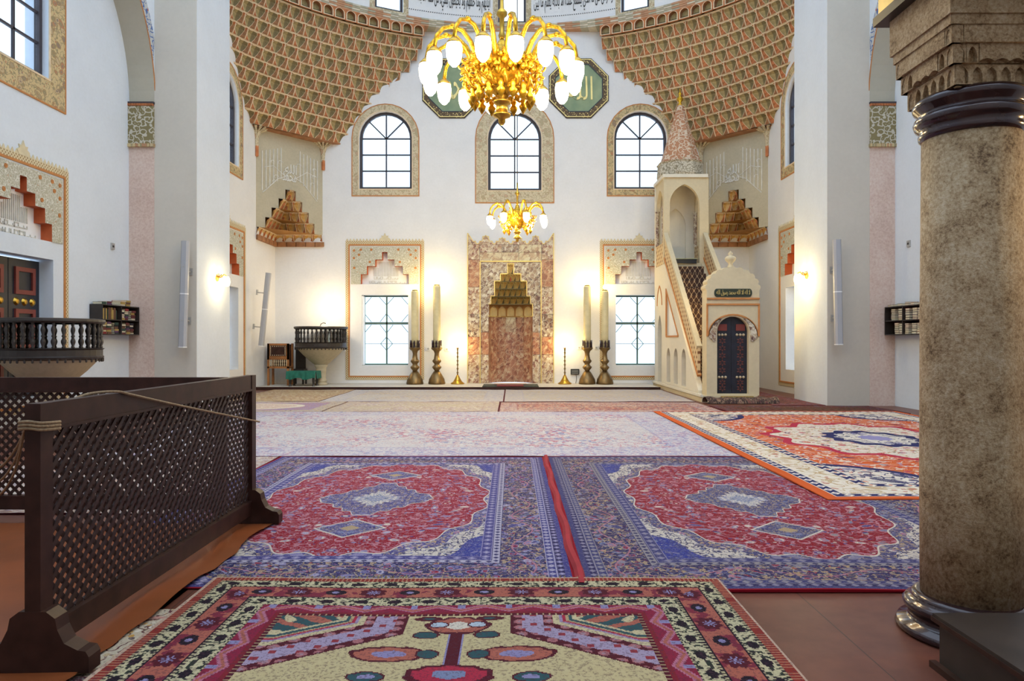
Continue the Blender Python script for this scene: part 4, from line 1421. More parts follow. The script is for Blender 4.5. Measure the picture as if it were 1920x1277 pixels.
# stalactite hood
CELL_HOOD = cell_mesh('hood_cell', [MIHRAB_GOLD, GOLD_LAMPLIT_CELL, MIHRAB_GOLD, OLIVE_DARK, GOLD_TRIM])
hrows = [(2.235, 2.645, 0.73, 5, 0.62), (2.645, 2.905, 0.655, 6, 0.48), (2.905, 3.16, 0.56, 6, 0.38), (3.16, 3.405, 0.535, 5, 0.28), (3.405, 3.645, 0.34, 4, 0.16), (3.645, 3.985, 0.10, 1, 0.06)]
for ri, (y0, y1, h, nn, dep) in enumerate(hrows):
    for i in range(nn):
        u0, u1 = -h + 2 * h * i / nn, -h + 2 * h * (i + 1) / nn
        cu = (u0 + u1) / 2
        zc = -dep * math.sqrt(max(0.05, 1 - (cu / (h * 1.15)) ** 2))
        if ri == 0:
            w = (u1 - u0) / 2
            m = MB().mat(0).plate(rect(-w, w, 0, y1 - y0), [ogive(w * 0.86, 0.02, (y1 - y0) * 0.45, (y1 - y0) * 0.42)], 0.0, 0.05)
            m.mat(1).box(-w, w, 0, y1 - y0, -0.03, 0.0)
            m.build('hood_cell', [GOLD_LAMPLIT_CELL_D, plain('gilt_arch_ground', (0.74, 0.56, 0.24), 0.5) if 'gilt_arch_ground' not in bpy.data.materials else bpy.data.materials['gilt_arch_ground']], mi, M=T(cu, y0, zc))
        else:
            Mx = Matrix((((u1 - u0), 0, 0, cu), (0, y1 - y0, 0, y0), (0, 0, 0.16, zc), (0, 0, 0, 1)))
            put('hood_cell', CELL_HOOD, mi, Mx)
    m = MB()
    m.box(-h, h, y1 - 0.012, y1, -dep - 0.05, 0.0)
    m.build('hood_shelf', OLIVE_DARK, mi)
MB().box(-0.73, 0.73, 2.2, 2.24, -0.62, 0.05).build('hood_moulding', GOLD_TRIM, mi) if False else None
m = MB()
for a, b in zip(np_[:-1], np_[1:]):
    m.bar((a[0] * 0.99, 2.24, a[1]), (b[0] * 0.99, 2.24, b[1]), 0.05, 0.04, (0, 1, 0))
m.build('hood_moulding', GOLD_TRIM, mi)
m = MB().box(-0.85, 0.85, 0.0, 4.1, -0.72, -0.70); m.build('niche_backing', MARBLE_DARK, mi)
MB().lathe([(0.0, 0.0), (0.03, 0.02), (0.022, 0.14), (0.0, 0.2)], 8).build('hood_pendant', ORANGE, mi, M=T(0, 3.38, -0.05) @ Matrix.Rotation(-PI / 2, 4, 'X'))

# small kilims in front of the mihrab niche
mb = MB().box(-0.85, -0.40, -0.3, 0.3, 0, 0.03)
o = thing('prayer_kilim', 'small dark kilim lying on the step before the mihrab niche', 'rug', T(MIH, 22.2, 0.085))
MB().box(-0.86, 0.86, -0.50, 0.7, 0, 0.02).build('kilim_ground', plain('dark_green_kilim', (0.045, 0.05, 0.04), 0.95), o)
MB().box(-0.42, 0.40, -0.52, 0.6, 0.02, 0.035).build('kilim_stripe', plain('dark_red_kilim', (0.16, 0.02, 0.025), 0.95), o)
MB().box(-0.52, 0.50, 0.3, 0.72, 0.035, 0.05).build('kilim_edge', plain('pale_pink_kilim', (0.5, 0.33, 0.24), 0.95), o)

# ------------------------------------------------------------------ candlesticks and candles
def big_stick(x, y, label, clabel, h):
    z = 0.085 if False else 0.075
    r = thing('bronze_candlestick', label, 'candlestick', T(x, y, z), 'big bronze candlesticks')
    k = 1.0
    MB().lathe([(0.275, 0), (0.28, 0.05), (0.265, 0.09), (0.255, 0.16), (0.235, 0.20), (0.16, 0.33), (0.10, 0.42)], 24).build('foot', BRONZE, r, True)
    MB().lathe([(0.075, 0.42), (0.085, 0.46), (0.145, 0.53), (0.15, 0.57), (0.09, 0.62), (0.08, 0.66), (0.14, 0.73), (0.145, 0.77), (0.10, 0.82), (0.08, 0.92), (0.075, 1.0), (0.10, 1.08), (0.165, 1.13), (0.17, 1.16)], 20).build('stem', BRONZE, r, True)
    MB().lathe([(0.185, 1.16), (0.185, 1.19), (0.15, 1.2), (0.13, 1.2)], 20).build('drip_pan', BRONZE, r, True)
    pr = MB().plate([(-0.04, 0), (0.04, 0), (0.028, 0.10), (0.04, 0.14), (0, 0.25), (-0.04, 0.14), (-0.028, 0.10)], [], -0.01, 0.012).mesh('crown_prong', DARK_BRONZE)
    for i in range(8):
        a = 2 * PI * i / 8
        put('crown_prong', pr, r, RZ(a) @ T(0, -0.15, 1.19) @ Matrix.Rotation(PI / 2, 4, 'X'))
    c = thing('candle', clabel, 'candle', T(x, y, z + 1.20), 'big wax candles')
    MB().lathe([(0.122, 0), (0.122, 0.4), (0.118, h - 0.04), (0.10, h)], 16).build('wax_shaft', CANDLE, c, True)
    MB().lathe([(0.09, h), (0.09, h + 0.03), (0.03, h + 0.04), (0.03, h + 0.06)], 10).build('socket', BRONZE, c, True)
    MB().lathe([(0.0, h + 0.05), (0.05, h + 0.08), (0.06, h + 0.13), (0.035, h + 0.19), (0.0, h + 0.21)], 10).build('bulb', BULB, c, True)
    lamp('bulb_light', c, (0, 0, h + 0.13), 19, r=0.06)
    return r


def P2(px, Y): return (px - 960) / F * Y


big_stick(P2(778, 23.28), 23.28, 'bronze candlestick nearest the lower left window', 'tall wax candle nearest the lower left window', 1.84)
big_stick(P2(819, 23.34), 23.34, 'bronze candlestick left of the mihrab, second from the window', 'tall wax candle left of the mihrab, the taller of its pair', 2.02)
big_stick(P2(1101, 23.34), 23.34, 'bronze candlestick right of the mihrab, beside the black sign', 'tall wax candle right of the mihrab, the taller of its pair', 2.0)
big_stick(P2(1134, 23.28), 23.28, 'bronze candlestick nearest the lower right window', 'tall wax candle nearest the lower right window', 1.84)


def thin_stick(x, y, label):
    r = thing('brass_candlestick', label, 'candlestick', T(x, y, 0.075), 'slender brass candlesticks')
    MB().lathe([(0.22, 0), (0.22, 0.04), (0.16, 0.07), (0.10, 0.16), (0.06, 0.24), (0.03, 0.30)], 18).build('foot', BRASS, r, True)
    prof = [(0.022, 0.30)]
    for i in range(6):
        z = 0.34 + i * 0.13
        prof += [(0.018, z), (0.034, z + 0.025), (0.034, z + 0.04), (0.018, z + 0.065)]
    MB().lathe(prof + [(0.03, 1.14), (0.035, 1.2), (0.0, 1.2)], 10).build('stem', BRONZE, r, True)
    MB().lathe([(0.0, 1.19), (0.045, 1.23), (0.055, 1.28), (0.03, 1.34), (0.0, 1.36)], 10).build('bulb', BULB, r, True)
    lamp('bulb_light', r, (0, 0.0, 1.28), 22, r=0.06)


thin_stick(P2(858, 23.36), 23.36, 'slender brass candlestick with a lit bulb left of the mihrab')
thin_stick(P2(1059, 23.36), 23.36, 'slender brass candlestick with a lit bulb right of the mihrab')

# black sign with cable, and the white switch boxes
p = at(1078, 697, YB - 0.05)
o = thing('display_sign', 'small black display box low on the wall right of the mihrab', 'sign', T(p.x, YB - 0.03, p.z))
MB().box(-0.14, 0.14, -0.03, 0.03, -0.09, 0.09).build('case', BLACK, o)
for k in range(3):
    MB().box(-0.11, 0.11, -0.036, -0.03, 0.03 - k * 0.045, 0.05 - k * 0.045).build('display_line', plain('grey_display_line', (0.25, 0.25, 0.24), 0.5) if k == 0 else bpy.data.materials['grey_display_line'], o)
MB().tube([(0.04, 0.0, -0.09), (0.05, -0.02, -0.25), (0.02, -0.03, -0.42), (-0.06, -0.1, -0.50)], 0.008, 6).build('cable', BLACK, o)
for px, py, lb in ((803, 654, 'left of the taller left candle'), (838, 655, 'right of the taller left candle'), (1086, 652, 'left of the taller right candle'), (1118, 652, 'between the two right candles'), (645, 656, 'under the left pulpit balustrade')):
    p = at(px, py, YB)
    o = thing('wall_socket', 'small white wall socket ' + lb, 'socket', T(p.x, YB - 0.001, p.z), 'white wall sockets')
    MB().box(-0.06, 0.06, -0.035, 0.0, -0.06, 0.06).build('socket_plate', WHITE, o)
    MB().box(-0.03, 0.03, -0.042, -0.035, -0.03, 0.03).build('socket_face', METAL_GREY, o)

# ------------------------------------------------------------------ octagonal plaques
def plaque(px, py, txt, label):
    p = at(px, py, YB)
    o = thing('octagonal_plaque', label, 'plaque', frame((1, 0, 0), (0, -1, 0), (p.x, YB, p.z)), 'octagonal plaques')
    def oc(r): return [(r / math.cos(PI / 8) * math.cos(PI / 8 + i * PI / 4), r / math.cos(PI / 8) * math.sin(PI / 8 + i * PI / 4)) for i in range(8)]
    MB().plate(oc(1.0), [], 0, 0.03).build('edge', BLACK, o)
    MB().plate(oc(0.985), [oc(0.80)], 0.0, 0.05).build('frame', bpy.data.materials['plaque_frame'], o)
    MB().plate(oc(0.80), [oc(0.77)], 0.0, 0.06).build('inner_line', BLACK, o)
    MB().plate(oc(0.965), [oc(0.94)], 0.0, 0.06).build('gilded_line', GOLD_TRIM, o)
    MB().plate(oc(0.80), [], 0.0, 0.04).build('field', bpy.data.materials['plaque_green'], o)
    v, f = text_geo(shape_arabic(txt), 0.86, 0.78, 0.02)
    MB().add([(q.x + 0.03, q.y, q.z + 0.04) for q in v], f).build('lettering', GOLD_TRIM, o)


g = G('plaque_frame', 0.5, 0.3)
dd, r1, r2 = g.voro(16.0)
g.out(g.mix(dd < 0.3, (0.10, 0.055, 0.02), (0.62, 0.46, 0.16)))
g = G('plaque_green', 0.6)
g.out(g.ramp(g.noise(2.2, detail=4.0), [(0.3, (0.19, 0.27, 0.15)), (0.7, (0.30, 0.36, 0.20))], 'LINEAR'))
plaque(1085, 166, 'الله', 'green octagonal plaque with gold letters right of the big chandelier')
plaque(848, 166, 'محمد', 'green octagonal plaque with gold letters left of the big chandelier')


# ------------------------------------------------------------------ chandeliers
def chandelier(px, py, Y, R, n, size, label, off, top, e, nlights):
    p = at(px, py, Y)
    c = thing('chandelier', label, 'chandelier', T(p.x, p.y, p.z), 'gilt chandeliers')
    s = size
    # central body, pendant below and stem above
    MB().lathe([(0.02, -0.30), (0.10, -0.28), (0.20, -0.20), (0.30, -0.04), (0.33, 0.08), (0.28, 0.17), (0.20, 0.22), (0.16, 0.32), (0.08, 0.38), (0.06, 0.46), (0.03, 0.5)], 24).build('body', GILT, c, True, Matrix.Scale(s, 4))
    MB().lathe([(0.02, -0.70), (0.05, -0.66), (0.05, -0.61), (0.12, -0.58), (0.13, -0.55), (0.085, -0.53), (0.08, -0.42), (0.11, -0.40), (0.13, -0.37), (0.05, -0.34), (0.10, -0.31), (0.05, -0.27)], 18).build('pendant', BRASS, c, True, Matrix.Scale(s, 4))
    MB().lathe([(0.025, 0.48), (0.05, 0.55), (0.03, 0.62), (0.035, 0.8), (0.075, 0.84), (0.075, 0.88), (0.03, 0.93), (0.022, 1.2)], 14).build('stem', BRASS, c, True, Matrix.Scale(s, 4))
    MB().tube([(0, 0, 1.1 * s), (0, 0, top - p.z)], 0.012, 6).build('hanging_rod', BRONZE, c)
    k = R / 1.0
    arm = [(0.16, 0, -0.05), (0.28, 0, 0.02), (0.40, 0, 0.20), (0.48, 0, 0.36), (0.60, 0, 0.48), (0.74, 0, 0.50), (0.88, 0, 0.44), (0.97, 0, 0.32), (1.0, 0, 0.16)]
    ma = MB()
    ap = [(a[0] * k, 0, a[2] * s) for a in arm]
    ma.tube(ap, [0.045 * s, 0.042 * s, 0.038 * s, 0.034 * s, 0.03 * s, 0.028 * s, 0.027 * s, 0.027 * s, 0.027 * s], 8)
    ma.lathe([(0.028, -0.03), (0.055, 0.0), (0.028, 0.03)], 8, (0.74 * k, 0, 0.50 * s))
    ma = ma.mesh('arm', GILT, True)
    hold = MB().lathe([(0.03 * s, 0.17 * s), (0.06 * s, 0.14 * s), (0.095 * s, 0.10 * s), (0.10 * s, 0.08 * s)], 12, (k, 0, 0)).mesh('lamp_holder', BRASS, True)
    sh = MB().lathe([(0.09 * s, 0.10 * s), (0.105 * s, 0.02 * s), (0.10 * s, -0.08 * s), (0.075 * s, -0.16 * s), (0.03 * s, -0.21 * s), (0.0, -0.22 * s)], 14, (k, 0, 0)).mesh('glass_shade', BULB, True)
    # acanthus scrolls hung on every arm
    sm = MB()
    def spiral(cx, cy, cz, r, turns, w, flip=1):
        pts = []
        for i in range(13):
            t = i / 12; a = flip * t * turns * 2 * PI + 0.5
            rr = r * (1 - 0.72 * t)
            pts.append((cx + rr * math.cos(a), cy + 0.02 * math.sin(6 * t), cz + rr * math.sin(a)))
        sm.tube([(q[0] * s, q[1] * s, q[2] * s) for q in pts], [w * s * (1 - 0.5 * i / 12) for i in range(13)], 6)
    spiral(0.44, 0.0, 0.02, 0.13, 1.3, 0.026)
    spiral(0.40, 0.05, -0.17, 0.11, 1.2, 0.024, -1)
    spiral(0.34, -0.05, 0.20, 0.11, 1.2, 0.022, -1)
    spiral(0.52, -0.03, -0.10, 0.08, 1.1, 0.02)
    spiral(0.54, 0.04, 0.12, 0.07, 1.1, 0.018, -1)
    for q in ((0.36, 0.06, 0.08), (0.48, -0.06, -0.02), (0.30, 0.0, -0.25), (0.42, 0.0, 0.14), (0.52, 0.05, 0.02)):
        sm.lathe([(0.0, -0.05 * s), (0.04 * s, -0.02 * s), (0.045 * s, 0.01 * s), (0.015 * s, 0.05 * s)], 7, tuple(v * s for v in q))
    sm.lathe([(0.0, -0.46 * s), (0.02 * s, -0.43 * s), (0.05 * s, -0.38 * s), (0.065 * s, -0.34 * s), (0.03 * s, -0.30 * s), (0.045 * s, -0.26 * s), (0.02 * s, -0.2 * s)], 9, (0.42 * s, 0, 0))
    sm = sm.mesh('acanthus_scroll', GILT, True)
    for i in range(n):
        a = off + 2 * PI * i / n
        ao = put('arm', ma, c, RZ(a))
        put('lamp_holder', hold, ao); put('glass_shade', sh, ao)
        put('acanthus_scroll', sm, c, RZ(a + PI / n))
    for i in range(nlights):
        a = off + 2 * PI * round(i * n / nlights) / n
        lamp('lamp_light', c, (math.cos(a) * R, math.sin(a) * R, -0.05 * s), e / nlights, (1.0, 0.80, 0.48), 0.07)
    return c


chandelier(941, 141, 10.0, 1.05, 16, 1.0, 'large gilt chandelier with many lit glass shades at the top centre', 0.18, 12.0, 190, 4)
chandelier(970, 413, 16.5, 0.66, 8, 0.72, 'smaller gilt chandelier hanging in front of the mihrab crest', 0.3, 11.5, 230, 3)


# ------------------------------------------------------------------ minbar
X0, X1 = 4.65, 5.92
mn = thing('minbar', 'stone minbar with a steep staircase, painted spire and dark arched door', 'minbar', T(5.28, 17.4, 0))
IM = T(-5.28, -17.4, 0)


def part(name, mb, mats, parent=mn, smooth=False):
    return mb.build(name, mats, parent, smooth, IM if parent is mn else None)


FX = frame((0, -1, 0), (-1, 0, 0), (X0, 0, 0))     # local x = -Y on the flank that faces the mihrab
part('plinth', MB().box(X0 - 0.05, X1 + 0.05, 17.35, 23.3, 0, 0.16), MINBAR_STONE)
part('plinth_moulding', MB().box(X0 - 0.08, X0 - 0.02, 17.32, 23.3, 0.13, 0.19), MINBAR_PALE)


def ystep(Y): return 0.30 + (Y - 17.9) / (21.8 - 17.9) * 3.55


def fl(pts): return [(-y, z) for y, z in pts]


holes = [fl([(q[0], q[1]) for q in ogive(0.25, 0.26, 0.98, 0.30, c)]) for c in (21.25, 20.30, 19.36)]
tri = fl([(21.55, 3.05), (19.95, 1.62), (21.55, 1.62)])
passage = fl(ogive(0.30, 0.20, 1.75, 0.55, 22.5))
out = fl([(17.85, 0.16), (23.3, 0.16), (23.3, 3.85), (21.8, 3.85), (17.85, ystep(17.85))])
m = MB(); m.M = FX
m.plate(out, holes + [tri, passage], -0.14, 0.0)
part('flank', m, MINBAR_PALE)
m = MB(); m.M = FX
m.plate(tri, [], -0.12, -0.06)
part('triangle_panel', m, WHITE)
m = MB(); m.M = FX
for a, b in ((tri[0], tri[1]), (tri[1], tri[2]), (tri[2], tri[0])):
    m.bar((a[0], a[1], 0.0), (b[0], b[1], 0.0), 0.05, 0.04, (0, 0, 1))
part('triangle_moulding', m, ORANGE_LINE)
ARCADE = plain('golden_brown_stone', (0.28, 0.17, 0.06), 0.8, var=0.25)
for c in (21.25, 20.30, 19.36):
    m = MB(); m.M = FX
    m.box(-c - 0.29, -c + 0.29, 0.2, 1.36, -0.26, -0.20)
    part('arcade_back', m, ARCADE)
m = MB(); m.M = FX
m.plate(fl([(17.85, 0.16), (23.3, 0.16), (23.3, 3.85), (21.8, 3.85), (17.85, ystep(17.85))]), [fl(ogive(0.30, 0.20, 1.75, 0.55, 22.5))], -(X1 - X0), -(X1 - X0) + 0.14)
part('far_flank', m, MINBAR_STONE)
# ogee line over the passage
m = MB(); m.M = FX
og = fl(ogive(0.36, 2.2, 2.6, 0.62, 22.5))[2:]
for a, b in zip(og[:-1], og[1:]): m.bar((a[0], a[1], 0.01), (b[0], b[1], 0.01), 0.03, 0.02, (0, 0, 1))
part('passage_moulding', m, ORANGE_LINE)
# steps
NS = 15
for i in range(NS):
    y0 = 17.9 + (21.8 - 17.9) * i / NS
    z = ystep(y0) + 0.12
    m = MB().box(X0 + 0.14, X1 - 0.14, y0, y0 + 3.9 / NS + 0.02, z - 0.30, z)
    part('carpeted_step', m, STAIR_CARPET)
part('landing', MB().box(X0 + 0.02, X1 - 0.02, 21.8, 23.25, 3.6, 3.85), MINBAR_STONE)
part('landing_cloth', MB().mat(0).box(X0 + 0.25, X1 - 0.3, 21.75, 22.3, 3.85, 3.98).mat(1).box(X0 + 0.22, X1 - 0.27, 21.72, 22.32, 3.98, 4.0), [BLACK, plain('pale_green_cloth', (0.42, 0.42, 0.25), 0.9)])
# pierced balustrades
PIERCED = m_lattice('pierced_balustrade', (0.62, 0.46, 0.26), (0.20, 0.08, 0.03), 0.24, cut=0.55, yz=True)
for x in (X0 - 0.02, X1 - 0.08):
    m = MB(); m.M = frame((0, -1, 0), (-1, 0, 0), (x + 0.05, 0, 0))
    bal = fl([(17.86, 0.62), (21.8, 4.02), (21.8, 4.72), (17.86, 1.30)])
    m.plate(bal, [], -0.03, 0.03)
    part('balustrade', m, PIERCED)
    m = MB(); m.M = frame((0, -1, 0), (-1, 0, 0), (x + 0.05, 0, 0))
    m.bar((-17.86, 1.33, 0), (-21.8, 4.75, 0), 0.10, 0.13, (0, 0, 1))
    part('handrail', m, MINBAR_STONE)
    m = MB(); m.M = frame((0, -1, 0), (-1, 0, 0), (x + 0.05, 0, 0))
    m.bar((-17.86, 0.62, 0), (-21.8, 4.02, 0), 0.06, 0.10, (0, 0, 1))
    part('balustrade_moulding', m, ORANGE_LINE)
# pavilion at the top of the stairs
PY0, PY1 = 21.8, 23.2
ZC = 6.47
zb = 3.85
FP = frame((1, 0, 0), (0, -1, 0), ((X0 + X1) / 2 - 0.02, PY0, 0))
hw = (X1 - X0) / 2
m = MB(); m.M = FP
m.plate(rect(-hw, hw, zb, ZC), [ogive(hw - 0.18, zb + 0.02, 5.65, 0.62)], -0.16, 0.0)
part('pavilion_front', m, MINBAR_STONE)
m = MB(); m.M = FP @ T(0, 0, -(PY1 - PY0) + 0.16)
m.plate(rect(-hw, hw, zb, ZC), [ogive(hw - 0.3, zb + 0.3, 5.2, 0.55)], -0.16, 0.0)
part('pavilion_back', m, MINBAR_PALE)
m = MB().box(X0 + 0.1, X1 - 0.1, PY1 - 0.06, PY1 - 0.02, zb, 5.9); part('pavilion_rear_panel', m, MINBAR_PALE)
for x in (X0, X1 - 0.04):
    m = MB(); m.M = frame((0, -1, 0), (-1, 0, 0), (x, (PY0 + PY1) / 2, 0))
    h2 = (PY1 - PY0) / 2 - 0.012
    m.plate(rect(-h2, h2, zb, ZC), [ogive(h2 - 0.2, zb + 0.65, 5.6, 0.62)], -0.12, 0.0)
    part('pavilion_side', m, MINBAR_STONE)
    m = MB(); m.M = frame((0, -1, 0), (-1, 0, 0), (x, (PY0 + PY1) / 2, 0))
    m.box(-h2 + 0.2, h2 - 0.2, zb + 0.0, zb + 0.65, -0.08, 0.01)
    part('pavilion_parapet', m, PIERCED)
    for sy in (-1, 1):
        m = MB().lathe([(0.05, zb + 0.65), (0.055, 4.7), (0.05, 5.55), (0.08, 5.62)], 10, (x + (0.02 if x == X0 else 0.0), (PY0 + PY1) / 2 + sy * (h2 - 0.24), 0))
        part('colonnette', m, MARBLE_DARK)
part('cornice', MB().box(X0 - 0.05, X1 + 0.05, PY0 - 0.06, PY1 + 0.04, ZC, ZC + 0.10), MINBAR_PALE)
cxm, cym = (X0 + X1) / 2 - 0.02, (PY0 + PY1) / 2 - 0.1
rot = PI / 8
part('carved_drum', MB().lathe([(0.70, 0), (0.73, 0.06), (0.70, 0.40), (0.74, 0.44)], 8, (cxm, cym, ZC + 0.10), rot, rot + 2 * PI), CARVED)
part('spire', MB().lathe([(0.66, 0), (0.58, 0.20), (0.10, 1.80), (0.085, 1.86)], 8, (cxm, cym, ZC + 0.54), rot, rot + 2 * PI), CONE_PAINT)
part('finial', MB().lathe([(0.09, 0), (0.07, 0.05), (0.035, 0.10), (0.10, 0.19), (0.10, 0.24), (0.03, 0.31), (0.06, 0.38), (0.025, 0.43), (0.0, 0.58)], 12, (cxm, cym, ZC + 2.38)), GILT, smooth=True)
# portal
FPo = frame((1, 0, 0), (0, -1, 0), (5.38, 17.4, 0))
pw = 0.64
sc_top = []
for i in range(11):
    t = PI * (0.5 + i) / 11
    for k in range(4):
        a = t - PI / 22 + PI / 11 * k / 3
        rr = 1.0 + 0.07 * math.sin(PI * k / 3)
        sc_top.append((pw * 1.0 * math.cos(a) * rr, 2.72 + 0.55 * math.sin(a) * rr))
out = [(-pw, 0.16), (pw, 0.16), (pw, 2.72)] + sc_top[1:-1] + [(-pw, 2.72)]
dh = arch(0.385, 0.20, 1.72, 14, 0.95)
m = MB(); m.M = FPo
m.plate(out, [dh], -0.42, 0.0)
part('portal', m, MINBAR_STONE)
m = MB(); m.M = FPo
big = arch(0.60, 1.60, 1.62, 18, 0.85)[2:]
for a, b in zip(big[:-1], big[1:]): m.bar((a[0], a[1], 0.01), (b[0], b[1], 0.01), 0.035, 0.03, (0, 0, 1))
m.box(-pw, pw, 2.36, 2.40, 0, 0.03); m.box(-pw, pw, 2.50, 2.54, 0, 0.04); m.box(-pw - 0.01, -pw + 0.03, 1.60, 2.40, 0, 0.02); m.box(pw - 0.03, pw + 0.01, 1.60, 2.40, 0, 0.02)
part('portal_moulding', m, ORANGE_LINE)
for sx in (-1, 1):
    m = MB(); m.M = FPo
    arcp = [(sx * 0.60 * math.cos(t), 1.62 + 0.51 * math.sin(t)) for t in (0.02, 0.25, 0.5, 0.75, 0.95)]
    inn = [(sx * 0.42 * math.cos(t), 1.70 + 0.41 * math.sin(t)) for t in (0.95, 0.75, 0.5, 0.25, 0.02)]
    pl = arcp + inn + [(sx * 0.42, 1.5), (sx * 0.47, 1.46), (sx * 0.52, 1.52), (sx * 0.58, 1.56)]
    m.plate(pl, [], 0.0, 0.025)
    part('marble_spandrel', m, MARBLE_DARK)
m = MB(); m.M = FPo
pq = []
for i in range(12):
    a = -PI / 2 + PI * i / 11
    pq.append((0.40 + 0.06 * math.cos(a), 2.66 + 0.10 * math.sin(a)))
pq += [(-x, y) for x, y in pq[::-1]]
m.plate(pq, [], 0.0, 0.02)
pqo = part('inscription_plaque', m, plain('dark_green_enamel', (0.022, 0.03, 0.016), 0.5))
v, f = text_geo(shape_arabic('لا اله الا الله محمد رسول الله'), 0.82, 0.15, 0.012)
m = MB(); m.M = IM @ FPo
m.add([(q.x, q.y + 2.66, q.z + 0.02) for q in v], f)
m.build('inscription', GOLD_TRIM, pqo, M=IM.inverted() @ IM if False else None)
pqo_ch = kids(pqo)[0]; pqo_ch.matrix_local = IM.inverted()
part('portal_finial', MB().lathe([(0.10, 0), (0.07, 0.06), (0.05, 0.12), (0.12, 0.20), (0.14, 0.25), (0.11, 0.29), (0.04, 0.33), (0.06, 0.37), (0.0, 0.44)], 12, (5.38, 17.6, 3.27)), MINBAR_STONE, smooth=True)
# two door leaves with red geometric panels and bosses
for sx in (-1, 1):
    a = (0.003, 0.385)
    m = MB(); m.M = FPo
    pts = [(sx * a[0], 0.20), (sx * a[1], 0.20), (sx * a[1], 1.72)] + [(sx * 0.385 * math.cos(t * PI / 12), 1.72 + 0.366 * math.sin(t * PI / 12)) for t in range(1, 6)] + [(sx * a[0], 2.086)]
    m.plate(pts if sx > 0 else pts[::-1], [], -0.20, -0.14)
    leaf = part('door_leaf', m, DOOR_NAVY)
    x0, x1 = (0.11, 0.33)
    def sub(name, mb, mats, smooth=False):
        o = mb.build(name, mats, leaf, smooth); return o
    m = MB(); m.M = FPo
    m.box(min(sx * x0, sx * x1), max(sx * x0, sx * x1), 1.74, 1.90, -0.14, -0.12); sub('red_panel', m, DOOR_RED)
    for yb, yt in ((0.68, 1.58), (0.26, 0.54)):
        st = MB(); st.M = FPo
        n2 = 5 if yt > 1 else 2
        hh = (yt - yb) / n2
        for j in range(n2):
            c = (sx * 0.22, yb + hh * (j + 0.5))
            for q in range(6):
                aa = q * PI / 3 + PI / 6
                st.plate([(c[0] + 0.022 * math.cos(aa), c[1] + 0.022 * math.sin(aa)), (c[0] + 0.06 * math.cos(aa - 0.35), c[1] + 0.06 * math.sin(aa - 0.35)), (c[0] + 0.098 * math.cos(aa), c[1] + 0.084 * math.sin(aa)),
                          (c[0] + 0.06 * math.cos(aa + 0.35), c[1] + 0.06 * math.sin(aa + 0.35))], [], -0.14, -0.125)
        o = sub('star_panel', st, plain('red_star_inlay', (0.15, 0.04, 0.03), 0.5) if 'red_star_inlay' not in bpy.data.materials else bpy.data.materials['red_star_inlay']); o['kind'] = 'stuff'
    for yy in (1.64, 0.60):
        for k in range(3):
            m = MB(); m.M = FPo @ T(sx * (0.14 + 0.08 * k), yy, -0.14)
            m.lathe([(0.034, 0), (0.03, 0.02), (0.0, 0.03)], 10); sub('boss', m, WOOD_INLAY, True)

# standing lamp beside the minbar, behind the portal, that lights the corner
o = thing('standing_lamp', 'brass standing lamp hidden behind the minbar portal', 'lamp', T(6.12, 18.6, 0.012))
MB().lathe([(0.09, 0), (0.09, 0.02), (0.02, 0.05), (0.015, 2.45), (0.04, 2.5)], 12).build('pole', BRASS, o, True)
MB().lathe([(0.0, 2.5), (0.06, 2.54), (0.07, 2.62), (0.04, 2.69), (0, 2.71)], 12).build('bulb', BULB, o, True)
lamp('bulb_light', o, (0, 0, 2.62), 60, r=0.07)


# ------------------------------------------------------------------ stone pulpits with turned balustrades
def pulpit(x, y, z, label):
    r = thing('stone_pulpit', label, 'pulpit', T(x, y, z), 'stone pulpits')
    MB().lathe([(0.20, 0), (0.21, 0.05), (0.17, 0.07), (0.17, 0.10), (0.19, 0.12), (0.19, 0.16), (0.155, 0.18), (0.155, 0.42), (0.17, 0.44), (0.17, 0.50), (0.155, 0.52), (0.20, 0.60), (0.21, 0.66)], 20).build('pillar', WOOD_ORANGE if False else PULPIT_STONE, r, True)
    MB().lathe([(0.18, 0.64), (0.26, 0.70), (0.42, 0.84), (0.56, 0.97), (0.68, 1.10), (0.73, 1.17), (0.74, 1.20)], 36).build('bowl', PULPIT_STONE, r, True)
    MB().lathe([(0.74, 1.17), (0.81, 1.19), (0.82, 1.22), (0.80, 1.24), (0.80, 1.34), (0.83, 1.36), (0.78, 1.37), (0.70, 1.36)], 36).build('carved_frieze', WOOD_BLACK, r)
    dn = MB().lathe([(0.012, -0.05), (0.018, -0.03), (0.016, 0.0), (0.02, 0.012)], 6).mesh('drop', WOOD_BLACK)
    for i in range(44):
        a = 2 * PI * i / 44
        put('drop', dn, r, RZ(a) @ T(0.80, 0, 1.18))
    bl = MB().lathe([(0.022, 0), (0.03, 0.02), (0.018, 0.04), (0.038, 0.10), (0.038, 0.13), (0.018, 0.18), (0.032, 0.205), (0.018, 0.23), (0.036, 0.30), (0.034, 0.33), (0.016, 0.38), (0.028, 0.41), (0.024, 0.44)], 8).mesh('baluster', WOOD_BLACK, True)
    for i in range(34):
        a = 2 * PI * i / 34
        put('baluster', bl, r, RZ(a) @ T(0.77, 0, 1.365))
    MB().lathe([(0.72, 1.79), (0.82, 1.79), (0.845, 1.82), (0.84, 1.86), (0.80, 1.87), (0.72, 1.86), (0.72, 1.79)], 40).build('top_rail', WOOD_BLACK, r)
    return r


pulpit(P2(602, 22.9), 22.9, 0.075, 'stone pulpit with a dark turned balustrade in the far left corner')
pulpit(-7.93, 12.25, 0.0, 'stone pulpit with a dark turned balustrade before the navy door at the left edge')
